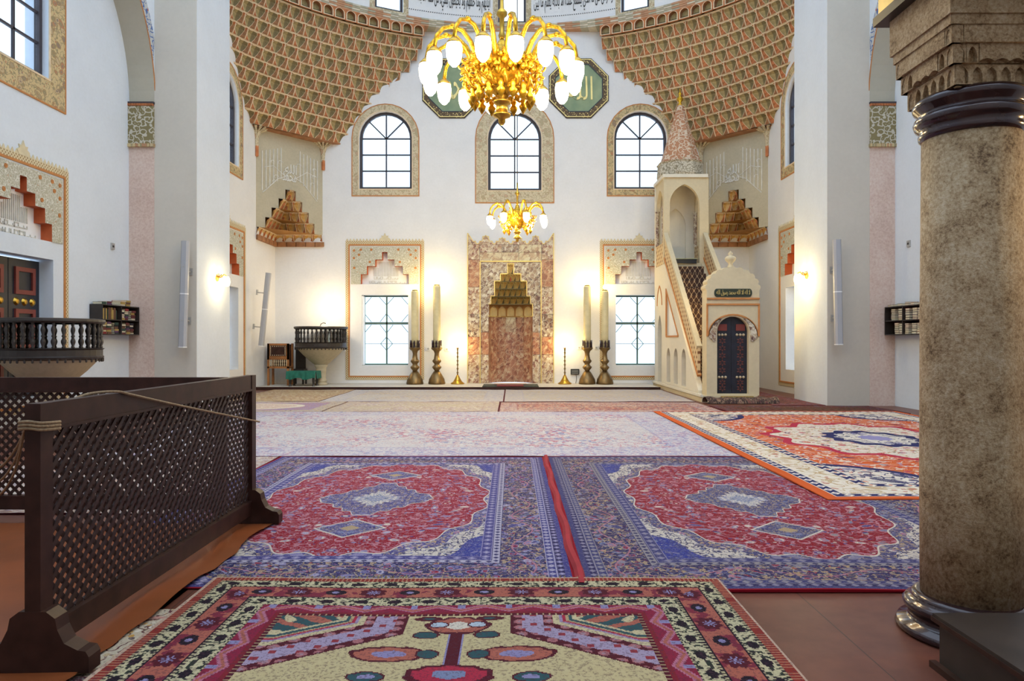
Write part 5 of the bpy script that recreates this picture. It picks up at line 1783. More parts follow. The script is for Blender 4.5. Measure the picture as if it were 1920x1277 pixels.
# its light, a small bulb on the back pulpit that lights the corner
o = thing('pulpit_lamp', 'small reading lamp standing on the far left pulpit rail', 'lamp', T(P2(606, 22.9), 22.55, 1.86))
MB().lathe([(0.06, 0.075), (0.06, 0.09), (0.015, 0.1)], 10).build('base', BLACK, o)
MB().tube([(0, 0, 0.09), (0.02, 0, 0.16), (0.08, 0.05, 0.20), (0.16, 0.12, 0.18)], 0.012, 6).build('arm', BLACK, o)
MB().lathe([(0.0, -0.03), (0.03, 0), (0.0, 0.03)], 8).build('bulb', BULB, o, M=T(0.17, 0.14, 0.19))
lamp('bulb_light', o, (0.05, 0.45, 0.72), 30, (1.0, 0.78, 0.48), 0.1)
bo = thing('glass_bottle', 'pale plastic bottle on the far left pulpit behind its balusters', 'bottle', T(P2(619, 22.4), 22.35, 1.44))
MB().lathe([(0.05, 0), (0.055, 0.02), (0.055, 0.20), (0.02, 0.28), (0.02, 0.32)], 12).build('bottle_body', plain('milky_plastic', (0.6, 0.62, 0.5), 0.3), bo, True)
MB().lathe([(0.022, 0.31), (0.022, 0.35), (0.0, 0.35)], 10).build('cap', WHITE, bo, True)

# ------------------------------------------------------------------ carved chair, dark chair and bench in the corner
Yc = 22.9
cx0, cx1 = P2(506, Yc), P2(546, Yc)
o = thing('carved_chair', 'orange brown carved wooden chair with inlay standing in the left corner', 'chair', T((cx0 + cx1) / 2, Yc, 0.075))
hw = (cx1 - cx0) / 2
for sx in (-1, 1):
    for sy in (-1, 1):
        MB().bar((sx * (hw - 0.03), sy * 0.22, 0), (sx * (hw - 0.03), sy * 0.22, 1.33 if sy < 0 else 1.33), 0.06, 0.06, (0, 1, 0)).build('leg', WOOD_ORANGE, o)
pn = MB().box(-hw, hw, -0.25, -0.21, 0.86, 1.33).build('back_panel', WOOD_ORANGE, o)
MB().box(-hw + 0.08, hw - 0.08, -0.262, -0.25, 0.93, 1.27).build('dark_field', WOOD_DARK, pn)
fr = MB()
for i in range(28):
    t = i / 28 * 4
    x = [-1 + 2 * t, 1, 1 - 2 * (t - 2), -1][int(t)] if t < 4 else 0
    y = [1, 1 - 2 * (t - 1), -1, -1 + 2 * (t - 3)][int(t)]
    fr.box(x * (hw - 0.11) - 0.012, x * (hw - 0.11) + 0.012, -0.27, -0.26, 1.10 + y * 0.14 - 0.012, 1.10 + y * 0.14 + 0.012)
a = fr.build('inlay_border', WOOD_INLAY, pn); a['kind'] = 'stuff'
MB().box(-hw, hw, -0.25, 0.25, 0.54, 0.60).build('seat', WOOD_ORANGE, o)
MB().box(-hw, hw, -0.25, -0.20, 0.82, 0.87).build('rail', WOOD_ORANGE, o)
sp = MB().lathe([(0.012, 0), (0.022, 0.05), (0.012, 0.10), (0.022, 0.16), (0.012, 0.22)], 6).mesh('spindle', WOOD_INLAY, True)
for i in range(9):
    put('spindle', sp, o, T(-hw + 0.08 + (2 * hw - 0.16) * i / 8, -0.23, 0.60))
MB().box(-hw, hw, 0.2, 0.24, 0.56, 1.3).build('rear_panel', WOOD_DARK, o)
o = thing('dark_chair', 'dark wooden chair half hidden between the carved chair and the pulpit', 'chair', T(P2(553, 23.2) + 0.10, 23.35, 0.075))
MB().box(-0.16, 0.16, 0.12, 0.18, 0.5, 1.32).build('backrest', WOOD_BLACK, o)
MB().box(-0.2, 0.2, -0.2, 0.2, 0.44, 0.5).build('seat', WOOD_BLACK, o)
for sx in (-1, 1):
    for sy in (-1, 1):
        MB().box(sx * 0.17 - 0.025, sx * 0.17 + 0.025, sy * 0.17 - 0.025, sy * 0.17 + 0.025, 0, 0.45).build('leg', WOOD_BLACK, o)
bx0, bx1 = P2(543, 22.4), P2(596, 22.4)
o = thing('low_table', 'low dark table under a green cloth below the far left pulpit', 'table', T((bx0 + bx1) / 2, 22.4, 0.075))
hw = (bx1 - bx0) / 2
MB().box(-hw + 0.02, hw - 0.02, -0.26, 0.26, 0.40, 0.46).build('tabletop', WOOD_BLACK, o)
for sx in (-1, 1):
    for sy in (-1, 1):
        MB().lathe([(0.05, 0), (0.03, 0.06), (0.045, 0.16), (0.04, 0.4)], 8).build('leg', WOOD_BLACK, o, M=T(sx * (hw - 0.08), sy * 0.2, 0))
MB().plate([(-hw + .05, 0.24), (hw - .05, 0.24), (hw - .05, 0.12), (hw * .5, 0.18), (0, 0.1), (-hw * .5, 0.18), (-hw + .05, 0.12)], [], -0.24, -0.21).build('carved_apron', WOOD_BLACK, o, M=Matrix.Rotation(PI / 2, 4, 'X') @ T(0, 0.16, 0.44))
cl = thing('green_cloth', 'green cloth draped over the low table in the left corner', 'cloth', T((bx0 + bx1) / 2, 22.4, 0.535))
m = MB()
nx = 24
top = []
for i in range(nx + 1):
    x = -hw - 0.02 + (2 * hw + 0.04) * i / nx
    fold = 0.018 * math.sin(i * 1.3) + 0.012 * math.sin(i * 2.9)
    top.append(((x, 0.28, 0.012), (x, -0.27, 0.012), (x + 0.01 * math.sin(i), -0.30 + fold, -0.02), (x + 0.02 * math.sin(i * .7), -0.32 + fold * 1.6, -0.22 - 0.03 * math.sin(i * 0.5))))
vs = [p for c in top for p in c]
m.add(vs, [(i * 4 + j, (i + 1) * 4 + j, (i + 1) * 4 + j + 1, i * 4 + j + 1) for i in range(nx) for j in range(3)])
for sx, c in ((-1, top[0]), (1, top[-1])):
    m.add([c[0], c[1], (c[1][0] + sx * 0.02, -0.27, -0.22), (c[0][0] + sx * 0.02, 0.28, -0.22)], [(0, 1, 2, 3)])
m.build('draped_cloth', GREEN_CLOTH, cl, True)


# ------------------------------------------------------------------ loudspeakers and wall lamps
def loudspeaker(M, h, label, tilt=0.0, rail=False):
    o = thing('column_loudspeaker', label, 'loudspeaker', M, 'column loudspeakers')
    def oct_(a, b): return [(-a, -b * .4), (-a * .6, -b), (a * .6, -b), (a, -b * .4), (a, b * .6), (a * .7, b), (-a * .7, b), (-a, b * .6)]
    for k, (z0, z1) in enumerate(((0, h * 0.495), (h * 0.505, h))):
        s = MB().plate(oct_(0.085, 0.07), [], z0, z1).build('cabinet', SPEAKER_GREY, o)
        MB().box(-0.03, 0.03, -0.077, -0.07, z0 + (z1 - z0) * 0.5, z0 + (z1 - z0) * 0.5 + 0.015).build('badge', METAL_GREY, s)
    MB().plate(oct_(0.088, 0.072), [], h * 0.495, h * 0.505).build('joint', WHITE, o)
    MB().plate(oct_(0.088, 0.072), [], -0.02, 0.0).build('end_cap', WHITE, o)
    for z in (h * 0.25, h * 0.72):
        MB().bar((0, 0.07, z), (0, 0.30, z), 0.03, 0.03).build('bracket', METAL_GREY, o)
        MB().box(-0.05, 0.05, 0.27, 0.30, z - 0.08, z + 0.08).build('wall_plate', METAL_GREY, o)
    return o


p = at(342, 650, 16.1)
loudspeaker(T(p.x, 16.1, p.z) @ Matrix.Rotation(0.03, 4, 'Y'), 2.38, 'grey column loudspeaker on the tall left pier')
p = at(1573, 645, 16.1)
loudspeaker(T(p.x, 16.1, p.z) @ Matrix.Rotation(-0.02, 4, 'Y'), 2.35, 'grey column loudspeaker on the tall right pier')
p = at(494, 648, 21.6)
loudspeaker(T(-XA + 0.34, 21.55, p.z) @ Matrix.Rotation(0.10, 4, 'Y') @ RZ(PI / 2), 2.2, 'grey column loudspeaker tilted out from the left side wall of the apse')


def sconce(x, y, z, sgn, label):
    o = thing('wall_sconce', label, 'wall lamp', T(x, y, z), 'brass wall sconces')
    MB().lathe([(0.0, 0), (0.08, 0), (0.075, 0.03), (0.0, 0.05)], 12).build('wall_plate', BRASS, o, M=Matrix.Rotation(sgn * PI / 2, 4, 'Y'))
    MB().tube([(0, 0, 0), (sgn * 0.10, 0, 0.03), (sgn * 0.18, 0, 0.10), (sgn * 0.24, 0, 0.06)], 0.014, 6).build('arm', BRASS, o)
    for s in (-1, 1):
        MB().tube([(sgn * 0.06, 0, 0.04), (sgn * 0.08, s * 0.08, 0.10), (sgn * 0.06, s * 0.14, 0.08), (sgn * 0.08, s * 0.13, 0.04)], 0.012, 5).build('scroll', BRASS, o)
    MB().lathe([(0.0, -0.20), (0.06, -0.18), (0.085, -0.10), (0.08, -0.02), (0.05, 0.04)], 12).build('glass_shade', BULB, o, True, T(sgn * 0.24, 0, 0.0))
    lamp('bulb_light', o, (sgn * 0.28, 0, -0.10), 16, (1.0, 0.82, 0.52), 0.08)


p = at(415, 520, 17.95)
sconce(-XP + 0.001, 17.5, 3.02, 1, 'lit brass sconce on the inner face of the left pier')
sconce(XP - 0.001, 17.5, 3.08, -1, 'lit brass sconce on the inner face of the right pier')


# ------------------------------------------------------------------ bookshelves
def book_mesh(i):
    m = MB()
    m.mat(0).box(0, 1, 0, 1, 0, 0.10); m.box(0, 1, 0, 1, 0.90, 1.0); m.box(0, 0.06, 0, 1, 0.1, 0.9)
    m.mat(1).box(0.06, 0.96, 0.02, 0.98, 0.10, 0.90)
    return m.mesh('book', [BOOK_COLS[i], PAGES])


BOOKS = [book_mesh(i) for i in range(len(BOOK_COLS))]
ORD = ['first', 'second', 'third', 'fourth', 'fifth', 'sixth', 'seventh', 'eighth', 'ninth', 'tenth', 'eleventh', 'twelfth', 'thirteenth', 'fourteenth']
CNAMES = ['dark green', 'maroon', 'black', 'brown', 'ochre', 'purple', 'red']


def shelf(sgn, label, gl):
    x_w = sgn * XR
    y0, y1 = 14.85, 16.32
    zs = [1.62, 1.93, 2.24]
    o = thing('wall_bookshelf', label, 'bookshelf', T(x_w, (y0 + y1) / 2, zs[0]), 'wall bookshelves')
    L = (y1 - y0) / 2
    xi = -sgn * 0.27
    def bx(name, ya, yb, za, zb, xa=0.0, xb=None):
        xb = xi if xb is None else xb
        MB().box(min(xa, xb), max(xa, xb), ya, yb, za, zb).build(name, WOOD_BLACK, o)
    for z in zs: bx('shelf_board', -L, L, z - zs[0], z - zs[0] + 0.02)
    bx('end_panel', -L, -L + 0.02, 0, zs[2] - zs[0]); bx('end_panel', L - 0.02, L, 0, zs[2] - zs[0])
    bx('back_board', -L, L, 0, zs[2] - zs[0], 0.0, -sgn * 0.012)
    bx('divider', -0.01, 0.01, 0, zs[2] - zs[0])
    rnd = random.Random(11 if sgn < 0 else 23)
    for lv, z in enumerate(zs):
        y = y0 + 0.04; stack = 0; upr = 0
        while y < y1 - 0.25:
            w = rnd.uniform(0.16, 0.21)
            yy = (y0 + y1) / 2
            if y < yy < y + w + 0.02: y = yy + 0.015
            if lv == 1 and sgn < 0 and y < yy:
                # upright books
                for k in range(rnd.randint(3, 5)):
                    t = rnd.uniform(0.03, 0.05); h = rnd.uniform(0.20, 0.27); ci = rnd.choice((4, 4, 0, 3, 2))
                    if y + t > yy - 0.02: break
                    M = Matrix(((sgn * 0.17, 0, 0, x_w - sgn * 0.235), (0, 0, t, y), (0, h, 0, z + 0.021), (0, 0, 0, 1)))
                    b = put('book', BOOKS[ci], None, M)
                    upr += 1
                    tag(b, '%s book, %s upright book from the near end of left bookshelf' % (CNAMES[ci], ORD[upr - 1]), 'book', gl)
                    y += t + 0.003
                y += 0.02
                continue
            zz = z + 0.021; stack += 1; inst = 0
            top = (zs[lv + 1] - 0.02) if lv < 2 else z + rnd.uniform(0.08, 0.17)
            while zz < top - 0.05:
                t = rnd.uniform(0.03, 0.055)
                if zz + t > top: break
                ci = rnd.randrange(7)
                dx = rnd.uniform(0.0, 0.02); jy = rnd.uniform(-0.01, 0.01)
                if sgn > 0 or rnd.random() < 0.3:
                    M = Matrix(((-sgn * -1 * 0.21 * -1, 0, 0, x_w - sgn * (0.03)), (0, w - 0.03, 0, y + 0.015 + jy), (0, 0, t, zz), (0, 0, 0, 1)))
                else:
                    M = Matrix(((sgn * 0.21, 0, 0, x_w - sgn * (0.245 - dx)), (0, w - 0.03, 0, y + 0.015 + jy), (0, 0, t, zz), (0, 0, 0, 1)))
                b = put('book', BOOKS[ci], None, M)
                inst += 1
                tag(b, '%s book, %s up in %s stack on %s of %s bookshelf' % (CNAMES[ci], ORD[inst - 1], ORD[stack - 1], ['lower shelf', 'upper shelf', 'top'][lv], 'left' if sgn < 0 else 'right'), 'book', gl)
                zz += t + 0.002
            y += w + rnd.choice((0.0, 0.02, 0.10))


shelf(-1, 'dark wall bookshelf full of books beside the left pier', 'books on the left wall shelf')
shelf(1, 'dark wall bookshelf full of books between the right pier and the column', 'books on the right wall shelf')
for sgn, px, py, lb in ((-1, 210, 462, 'left'), (1, 1705, 457, 'right')):
    Y = 1340 * XR / abs(px - 960)
    p = at(px, py, Y)
    o = thing('wall_sensor', 'tiny grey box high on the %s recess wall above the books' % lb, 'box', T(sgn * XR, Y, p.z))
    MB().box(-0.03, 0.03, -0.06, 0.06, -0.07, 0.07).build('case', METAL_GREY, o)
    MB().box(-0.035, 0.035, -0.03, 0.03, -0.02, 0.02).build('lens', BLACK, o)


# ------------------------------------------------------------------ carpets
def rug(name, x0, x1, y0, y1, z, mat, label, th=0.012, wav=0.004, group='carpets', nx=14, ny=14, edge=0.0):
    cx, cy = (x0 + x1) / 2, (y0 + y1) / 2
    hx, hy = (x1 - x0) / 2, (y1 - y0) / 2
    rnd = random.Random(len(label))
    ph = [rnd.uniform(0, 6) for _ in range(6)]
    m = MB()
    top = []
    for j in range(ny + 1):
        for i in range(nx + 1):
            u, v = -hx + 2 * hx * i / nx, -hy + 2 * hy * j / ny
            e = edge * (math.sin(v * 2.1 + ph[0]) * (abs(u) > hx - 1e-6) + math.sin(u * 1.7 + ph[1]) * (abs(v) > hy - 1e-6) * 0)
            zz = th + wav * (math.sin(u * 3.1 + ph[2]) + math.sin(v * 2.7 + ph[3]) + 0.6 * math.sin(u * 5 + v * 4 + ph[4]))
            top.append((u + e, v, max(0.004, zz)))
    m.add(top, [(j * (nx + 1) + i, j * (nx + 1) + i + 1, (j + 1) * (nx + 1) + i + 1, (j + 1) * (nx + 1) + i) for j in range(ny) for i in range(nx)])
    per = [i for i in range(nx + 1)] + [(j + 1) * (nx + 1) - 1 for j in range(1, ny + 1)] + [ny * (nx + 1) + i for i in range(nx - 1, -1, -1)] + [j * (nx + 1) for j in range(ny - 1, 0, -1)]
    ring = [top[i] for i in per]
    k = len(ring)
    m.add(ring + [(p[0], p[1], 0.0) for p in ring], [(i, k + i, k + (i + 1) % k, (i + 1) % k) for i in range(k)])
    return tag(m.build(name, mat, None, False, T(cx, cy, z)), label, 'rug', group)


def brown_carpet(name, ground, cols, hx, hy):
    return carpet_pale(name, hx, hy, ground, cols, 0.9, cols[0], 0.4)


GREYT = (0.36, 0.33, 0.40)
rug('carpet', 4.50, 8.15, 14.60, 16.36, 0.0, brown_carpet('brown_red_carpet', (0.10, 0.045, 0.03), [(0.16, 0.03, 0.03), (0.05, 0.03, 0.02), (0.14, 0.09, 0.05)], 1.8, 0.9), 'dark brown red carpet before the right pier and bookshelf', wav=0.004)
rug('carpet', 6.02, 7.20, 16.40, 22.5, 0.0, brown_carpet('plum_carpet', (0.15, 0.05, 0.045), [(0.2, 0.06, 0.05), (0.06, 0.03, 0.03), (0.16, 0.1, 0.08)], 0.6, 3.0), 'plum runner between the minbar and the right pier')
# rows near the back wall
rug('carpet', -7.2, -4.76, 17.45, 21.62, 0.0, carpet_pale('ochre_carpet', 1.55, 2.08, (0.50, 0.38, 0.22), [(0.34, 0.20, 0.10), (0.55, 0.46, 0.32), (0.30, 0.18, 0.14)], 0.8, (0.28, 0.16, 0.08), 0.5), 'ochre patterned carpet before the step in the far left corner')
rug('carpet', -4.74, -0.205, 17.45, 21.62, 0.0, carpet_pale('grey_tan_carpet', 2.26, 2.08, (0.52, 0.48, 0.44), [(0.36, 0.33, 0.40), (0.56, 0.46, 0.32), (0.40, 0.30, 0.22)], 0.6, GREYT, 0.5), 'faded grey carpet before the step left of the mihrab')
rug('carpet', -0.20, 4.50, 17.45, 21.62, 0.0, carpet_pale('tan_carpet', 2.35, 2.08, (0.50, 0.44, 0.38), [(0.44, 0.34, 0.2), (0.36, 0.34, 0.42), (0.5, 0.42, 0.34)], 0.6, GREYT, 0.5), 'faded tan carpet before the step right of the mihrab')


def carpet_oval(name, hx, hy):
    g = G(name, 0.95); weave(g)
    x, y = g.x, g.y
    d = (hx - abs(x)).min(hy - abs(y))
    r = ((x / 1.0) * (x / 1.0) + (y / 0.75) * (y / 0.75)).sqrt()
    c = flora(g, x, y, 8.0, (0.34, 0.20, 0.24), [(0.24, 0.14, 0.22), PNK, TAN, LAV], LAV, 0.34)
    c = g.mix(r < 1.0, c, (0.62, 0.55, 0.44)); c = g.mix(r < 0.82, c, flora(g, x, y, 10.0, (0.50, 0.36, 0.28), [CRM, TAN, PNK], CRM, 0.3))
    c = g.mix(d < 0.3, c, flora(g, x, y, 9.0, (0.42, 0.36, 0.30), [TAN, MAR, LAV], TAN, 0.3))
    return g.out(c)


rug('carpet', -7.4, -4.02, 14.95, 17.43, 0.0, carpet_oval('oval_carpet', 1.69, 1.24), 'plum carpet with a pale oval medallion at the far left')
rug('carpet', -4.0, -0.285, 14.95, 17.43, 0.0, carpet_pale('sand_carpet', 1.85, 1.24, (0.50, 0.42, 0.30), [(0.38, 0.28, 0.2), (0.56, 0.5, 0.42), (0.40, 0.30, 0.34)], 0.7, (0.34, 0.22, 0.2), 0.35), 'sand coloured carpet in the second row from the mihrab')
rug('carpet', -0.28, 4.45, 14.95, 17.25, 0.0, carpet_pale('red_cream_carpet', 2.36, 1.15, (0.54, 0.46, 0.38), [(0.30, 0.05, 0.05), (0.42, 0.16, 0.12), (0.12, 0.06, 0.10), (0.5, 0.3, 0.2)], 1.0, (0.24, 0.04, 0.06), 0.4), 'red and cream patterned carpet before the minbar')
# the long pale carpet
rug('carpet', -5.6, 3.0, 9.16, 14.93, 0.004, carpet_pale('pale_rose_carpet', 4.3, 2.88, (0.56, 0.525, 0.52), [(0.42, 0.10, 0.15), (0.50, 0.38, 0.38), (0.20, 0.20, 0.36), (0.58, 0.55, 0.52)], 0.6, (0.20, 0.20, 0.40), 0.75), 'long faded rose carpet across the middle of the hall', wav=0.003)
rug('carpet', 2.93, 7.95, 6.62, 14.80, 0.022, carpet_orange('orange_carpet', 2.51, 4.11), 'large orange carpet with a cream medallion behind the stone column', wav=0.004)
rug('carpet', -5.9, -2.97, 6.15, 9.14, 0.004, carpet_pale('faded_brown_carpet', 1.46, 1.5, (0.50, 0.44, 0.40), [(0.40, 0.22, 0.16), (0.22, 0.16, 0.2), (0.55, 0.46, 0.38)], 0.7, (0.26, 0.14, 0.10), 0.4), 'faded brown carpet behind the lattice screens at the left', wav=0.003)
# two medallion carpets
rug('carpet', -2.95, 0.40, 4.30, 9.14, 0.006, carpet_medallion('medallion_carpet_bright', 1.675, 2.42, RED, BLUE, LAV, (0.46, 0.42, 0.52)), 'red and blue medallion carpet beside the lattice screen')
rug('carpet', 0.44, 3.87, 4.24, 9.14, 0.006, carpet_medallion('medallion_carpet_dark', 1.715, 2.45, (0.27, 0.010, 0.018), (0.055, 0.058, 0.17), (0.24, 0.22, 0.33), (0.30, 0.27, 0.28)), 'red and blue medallion carpet left of the stone column')
m = MB()
for i in range(31):
    pass
pts = [(0.415 + 0.012 * math.sin(i * 0.9), 4.30 + 4.8 * i / 30, 0.025) for i in range(31)]
m.add([q for p in pts for q in ((p[0] - 0.03, p[1], 0.02), (p[0] - 0.01, p[1], 0.045), (p[0] + 0.02, p[1], 0.045), (p[0] + 0.035, p[1], 0.02))],
      [(i * 4 + j, (i + 1) * 4 + j, (i + 1) * 4 + j + 1, i * 4 + j + 1) for i in range(30) for j in range(3)])
tag(m.build('carpet_edging', plain('red_wool_edging', (0.33, 0.015, 0.025), 0.95)), 'raised red edging strip along the seam between the two medallion carpets', 'carpet edging')
# rug under the front rug, and the front rug
g = G('ivory_carpet', 0.95); weave(g)
dI = (1.70 - abs(g.x)).min(1.5 - abs(g.y))
ci = flora(g, g.x, g.y, 8.0, (0.50, 0.42, 0.31), [MAR, TAN, (0.5, 0.26, 0.05), CRM, (0.10, 0.06, 0.06)], MAR, 0.30, MAR)
ci = g.mix(g.y.mod(0.62) < 0.03, ci, (0.45, 0.22, 0.18))
rug('carpet', -2.02, 1.0, 1.2, 3.95, 0.004, g.out(g.mix(dI < 0.03, ci, MAR)), 'ivory floral carpet peeking out left under the front rug', wav=0.002)
fr_rug = rug('front_rug', -1.83, 1.27, 1.45, 4.40, 0.024, carpet_geometric('geometric_front_rug', 1.55, 1.475), 'cream geometric rug with dark floral borders in the foreground', th=0.018, wav=0.003, nx=30, ny=30)
m = MB(); rnd = random.Random(9)
for i in range(420):
    x = rnd.uniform(-1.53, 1.53)
    k = 1.0 if (rnd.random() < 0.35) else 0.45
    y0 = 1.468; l = rnd.uniform(0.02, 0.06) * k
    dx = rnd.uniform(-0.02, 0.02)
    m.add([(x - 0.003, y0, 0.012), (x + 0.003, y0, 0.012), (x + dx + 0.002, y0 + l, rnd.uniform(0.0, 0.03)), (x + dx - 0.002, y0 + l, 0.0)], [(0, 1, 2, 3)])
f = m.build('fringe', plain('fringe_wool', (0.36, 0.28, 0.14), 0.95), fr_rug); f['kind'] = 'stuff'
# orange brown vinyl sheet under the screens
m = MB()
pts = []
nn = 30
for j in range(nn + 1):
    y = 0.8 + (5.78 - 0.8) * j / nn
    e = -1.93 + 0.015 * math.sin(j * 1.1) + (0.02 * math.sin(j * 3.3) if 2.5 < y < 5 else 0)
    for i, t in enumerate((0, 0.5, 0.85, 1.0)):
        x = -6.2 + (e + 6.2) * t
        pts.append((x, y, 0.024 + (0.012 * math.sin(y * 5.0) + 0.012 if i == 3 else 0.0)))
m.add(pts, [(j * 4 + i, j * 4 + i + 1, (j + 1) * 4 + i + 1, (j + 1) * 4 + i) for j in range(nn) for i in range(3)])
m.add([(-6.2, 0.8, 0.0), (-1.95, 0.8, 0.0), (-1.95, 5.78, 0.0), (-6.2, 5.78, 0.0)], [(0, 3, 2, 1)])
tag(m.build('vinyl_sheet', VINYL, None, True), 'orange brown vinyl floor sheet lying under the lattice screens', 'floor sheet')

# mat before the minbar door
o = thing('door_mat', 'thick dark rug rolled up before the minbar door', 'rug', T(5.45, 17.05, 0.012))
m = MB()
for j in range(9):
    a = PI * j / 8
    for i in range(25):
        t = i / 24
        m.v.append(Vector((-0.85 + 1.7 * t, -0.24 * math.cos(a) * (1 + 0.05 * math.sin(i * 1.7)), (0.14 + 0.02 * math.sin(i * 1.1)) * math.sin(a))))
for j in range(8):
    for i in range(24):
        m.f.append([j * 25 + i, j * 25 + i + 1, (j + 1) * 25 + i + 1, (j + 1) * 25 + i]); m.m.append(0)
g = G('dark_floral_mat', 0.95)
m.build('mat_roll', g.out(flora(g, g.x, g.y, 9.0, (0.035, 0.02, 0.018), [(0.16, 0.06, 0.05), (0.3, 0.2, 0.12), (0.1, 0.03, 0.04)], (0.2, 0.12, 0.08), 0.32)), o, True)
MB().box(-0.45, 0.30, -0.07, 0.07, 0.135, 0.16).build('bright_band', plain('yellow_woven_band', (0.36, 0.24, 0.08), 0.95, var=0.5, scale=40), o)

# ------------------------------------------------------------------ lattice screens
def screen(M, L, Hh, label, feet=True):
    s = thing('lattice_screen', label, 'screen', M, 'wooden lattice screens')
    pw, z0, z1 = 0.085, 0.10, Hh
    for x in (0, L - pw):
        MB().box(x, x + pw, -0.035, 0.035, 0.03, Hh).build('post', WOOD_DARK, s)
    MB().box(pw, L - pw, -0.03, 0.03, Hh - 0.11, Hh).build('top_rail', WOOD_DARK, s)
    MB().box(pw, L - pw, -0.036, 0.036, Hh - 0.125, Hh - 0.11).build('rail_bead', WOOD_DARK, s)
    MB().box(pw, L - pw, -0.03, 0.03, 0.07, 0.17).build('bottom_rail', WOOD_DARK, s)
    MB().box(pw, L - pw, -0.036, 0.036, 0.17, 0.185).build('rail_bead', WOOD_DARK, s)
    if feet:
        pr = [(-0.25, 0), (0.25, 0), (0.25, 0.07), (0.235, 0.095), (0.20, 0.10), (0.14, 0.13), (0.11, 0.19), (0.10, 0.24), (0.06, 0.27), (-0.06, 0.27), (-0.10, 0.24), (-0.11, 0.19), (-0.14, 0.13), (-0.20, 0.10), (-0.235, 0.095), (-0.25, 0.07)]
        fm = MB(); fm.M = Matrix(((0, 0, 1, 0), (1, 0, 0, 0), (0, 1, 0, 0), (0, 0, 0, 1)))
        fm.plate(pr, [], -0.045, 0.045)
        fm = fm.mesh('foot', WOOD_DARK)
        for x in (pw / 2, L - pw / 2): put('foot', fm, s, T(x, 0, 0))
    # laths, clipped to the opening
    xa, xb, za, zb = pw, L - pw, 0.185, Hh - 0.125
    pitch = 0.0735
    cache = {}
    for d, y in ((1, -0.0037), (-1, 0.0037)):
        c = xa - (zb - za)
        while c < xb:
            # line x = c + (z - za) for d = 1, mirrored for d = -1
            t0 = max(0.0, xa - c); t1 = min(zb - za, xb - c)
            if t1 - t0 > 0.03:
                ln = (t1 - t0) * math.sqrt(2)
                key = round(ln, 3)
                if key not in cache:
                    cache[key] = MB().box(-ln / 2, ln / 2, -0.0036, 0.0036, -0.0118, 0.0118).mesh('lath', LATH)
                mx, mz = c + (t0 + t1) / 2, za + (t0 + t1) / 2
                if d < 0: mx = xa + xb - mx
                put('lath', cache[key], s, T(mx, y, mz) @ Matrix.Rotation(-d * PI / 4, 4, 'Y'))
            c += pitch
    return s


screen(T(-2.12, 3.16, 0.03) @ RZ(PI / 2), 2.66, 1.19, 'brown lattice screen running into the room in the left foreground')
screen(T(-5.05, 5.98, 0.022), 2.66, 1.17, 'black lattice screen standing crosswise at the left edge', feet=False)

# rope over the screen and round its post
r = thing('hemp_rope', 'brown hemp rope slung over the front lattice screen and its post', 'rope', T(-2.12, 3.2, 0))
def rp(pts, rad=0.0075):
    pts = [Vector(p) - Vector((-2.12, 3.2, 0)) for p in pts]
    out = []
    for i in range(len(pts) - 1):
        p0 = pts[max(i - 1, 0)]; p1 = pts[i]; p2 = pts[i + 1]; p3 = pts[min(i + 2, len(pts) - 1)]
        for k in range(6):
            t = k / 6
            out.append(0.5 * ((2 * p1) + (p2 - p0) * t + (2 * p0 - 5 * p1 + 4 * p2 - p3) * t * t + (3 * p1 - p0 - 3 * p2 + p3) * t ** 3))
    out.append(pts[-1])
    MB().tube(out, rad, 6).build('rope_strand', ROPE, r, True)
rp([(-2.17, 3.52, 1.205), (-2.14, 3.62, 1.23), (-2.095, 3.78, 1.23), (-2.076, 3.92, 1.20), (-2.068, 4.5, 1.085), (-2.066, 5.84, 0.836)])
for k, z in enumerate((1.11, 1.125, 1.14)):
    rp([(-2.175, 3.20, z - 0.005), (-2.165, 3.14, z), (-2.12, 3.135, z + 0.004), (-2.072, 3.15, z - 0.004), (-2.068, 3.27, z - 0.012)])
    rp([(-2.175, 3.20, z), (-2.4, 3.45, 0.97 - 0.05 * k), (-2.62, 3.65, 0.85 - 0.07 * k), (-2.9, 3.9, 0.80 - 0.08 * k)], 0.006)

# ------------------------------------------------------------------ stone column, raised floor and gallery at the right
CX, CY = 2.35, 3.66
co = thing('stone_column', 'thick pitted stone column with bronze rings and a stalactite capital', 'column', T(CX, CY, 0))
MB().lathe([(0.33, 0.0), (0.345, 0.02), (0.335, 0.045), (0.29, 0.055), (0.275, 0.085), (0.285, 0.10), (0.305, 0.12), (0.31, 0.14), (0.295, 0.16), (0.27, 0.165), (0.272, 0.18), (0.26, 0.195), (0.235, 0.20), (0.225, 0.20)], 40).build('bronze_base', DARK_BRONZE, co, True)
MB().lathe([(0.228, 0.19), (0.231, 0.8), (0.229, 1.6), (0.222, 2.56)], 48).build('shaft', COLUMN_STONE, co, True)
MB().lathe([(0.222, 2.53), (0.236, 2.545), (0.238, 2.565), (0.230, 2.58), (0.252, 2.60), (0.262, 2.625), (0.255, 2.645), (0.236, 2.655), (0.238, 2.67), (0.262, 2.695), (0.266, 2.715), (0.252, 2.735), (0.235, 2.745)], 48).build('bronze_ring', DARK_BRONZE, co, True)
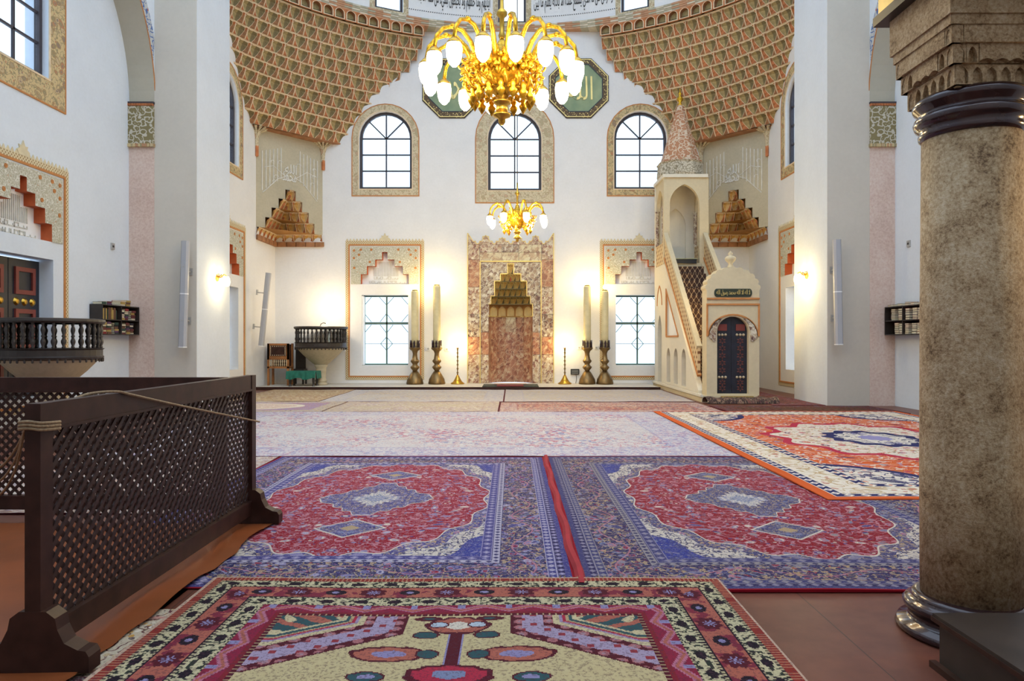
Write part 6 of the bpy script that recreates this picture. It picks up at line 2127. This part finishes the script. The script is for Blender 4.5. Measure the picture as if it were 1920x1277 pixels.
# capital: stalactite niches stepping out under the block
cap = MB()
for hq, za, zb in ((0.19, 2.73, 2.85), (0.205, 2.84, 2.94), (0.222, 2.93, 3.06)): cap.box(-hq, hq, -hq, hq, za, zb)
cap.build('capital_core', COLUMN_STONE, co)
for q in range(4):
    A = RZ(q * PI / 2)
    e = 0.0015 * (q % 2)

    def face(z, d): return A @ Matrix(((1, 0, 0, 0), (0, 0, -1, -d), (0, 1, 0, z), (0, 0, 0, 1)))

    def niche(c, w, z, h, d):
        m = MB(); m.M = face(z, d + e) @ T(c, 0, 0)
        m.plate(rect(-w / 2, w / 2, 0, h), [ogive(w * 0.36, 0.003, h * 0.42, h * 0.46, 0.0, 4)], -0.034, 0.0)
        m.box(-w / 2, w / 2, 0, h, -0.05, -0.034)
        m.build('stalactite', COLUMN_STONE, co)
    for i in range(6): niche(-0.205 + 0.41 / 6 * (i + 0.5), 0.41 / 6, 2.738, 0.095, 0.210)
    for c in (-0.20, -0.14, 0.14, 0.20): niche(c, 0.058, 2.833, 0.09, 0.232)
    for c in (-0.222,): niche(c, 0.052, 2.923, 0.085, 0.250)
    niche(0.222, 0.052, 2.923, 0.085, 0.250)
    m = MB(); m.M = face(0, 0.236 + e)
    lo = [(-0.108 + 0.216 * i / 12, 2.84 + 0.014 * abs(math.sin(PI * i / 4))) for i in range(13)]
    m.plate(lo + [(0.108, 2.93), (-0.108, 2.93)], [], -0.05, 0.0); m.build('capital_face', COLUMN_STONE, co)
    m = MB(); m.M = face(0, 0.252 + e)
    m.plate([(-0.194, 2.925), (0.194, 2.925), (0.194, 3.01), (-0.194, 3.01)], [], -0.05, 0.0); m.build('capital_face', COLUMN_STONE, co)
    m = MB(); m.M = face(0, 0.260 + e)
    m.plate([(-0.256, 3.008), (0.256, 3.008), (0.256, 3.056), (-0.256, 3.056)], [], -0.05, 0.0); m.build('capital_face', COLUMN_STONE, co)
MB().box(-0.272, 0.272, -0.272, 0.272, 3.055, 3.25).build('abacus', COLUMN_STONE, co)
# gallery beam above and raised wooden floor beside the column
tag(MB().mat(0).box(2.04, 9.0, 3.20, 3.98, 3.30, 3.62).mat(1).box(2.02, 9.0, 3.18, 4.0, 3.25, 3.30).build('gallery_beam', [GOLD_TRIM, WOOD_BLACK]), 'gilded wooden gallery beam resting on the stone column at top right', 'beam')
pf = thing('wooden_platform', 'low dark wooden platform at the foot of the stone column', 'platform', T(1.95, 1.5, 0))
MB().box(0.0, 4.0, -1.5, 1.76, 0, 0.215).build('platform_body', WOOD_BLACK, pf)
MB().box(-0.025, 4.0, -1.5, 1.785, 0.215, 0.235).build('top_edge', WOOD_DARK, pf)
MB().box(-0.03, 0.0, -1.5, 1.79, 0.0, 0.03).build('bottom_edge', WOOD_DARK, pf)
for k in range(9):
    MB().box(-0.02 + 0.44 * k, 0.41 + 0.44 * k, -1.48, 1.78, 0.235, 0.25).build('floor_board', WOOD_BLACK, pf)

# lamp hanging under the gallery, out of view to the right, that warms the side of the column
o = thing('gallery_lamp', 'small brass lamp hanging under the gallery right of the stone column', 'lamp', T(4.2, 3.5, 3.25))
MB().tube([(0, 0, 0), (0, 0, -0.45)], 0.01, 6).build('hanging_rod', BRASS, o)
MB().lathe([(0.0, -0.70), (0.07, -0.66), (0.09, -0.58), (0.07, -0.49), (0.03, -0.44)], 12).build('glass_shade', BULB, o, True)
lamp('bulb_light', o, (0, 0, -0.58), 40, (1.0, 0.66, 0.28), 0.08)
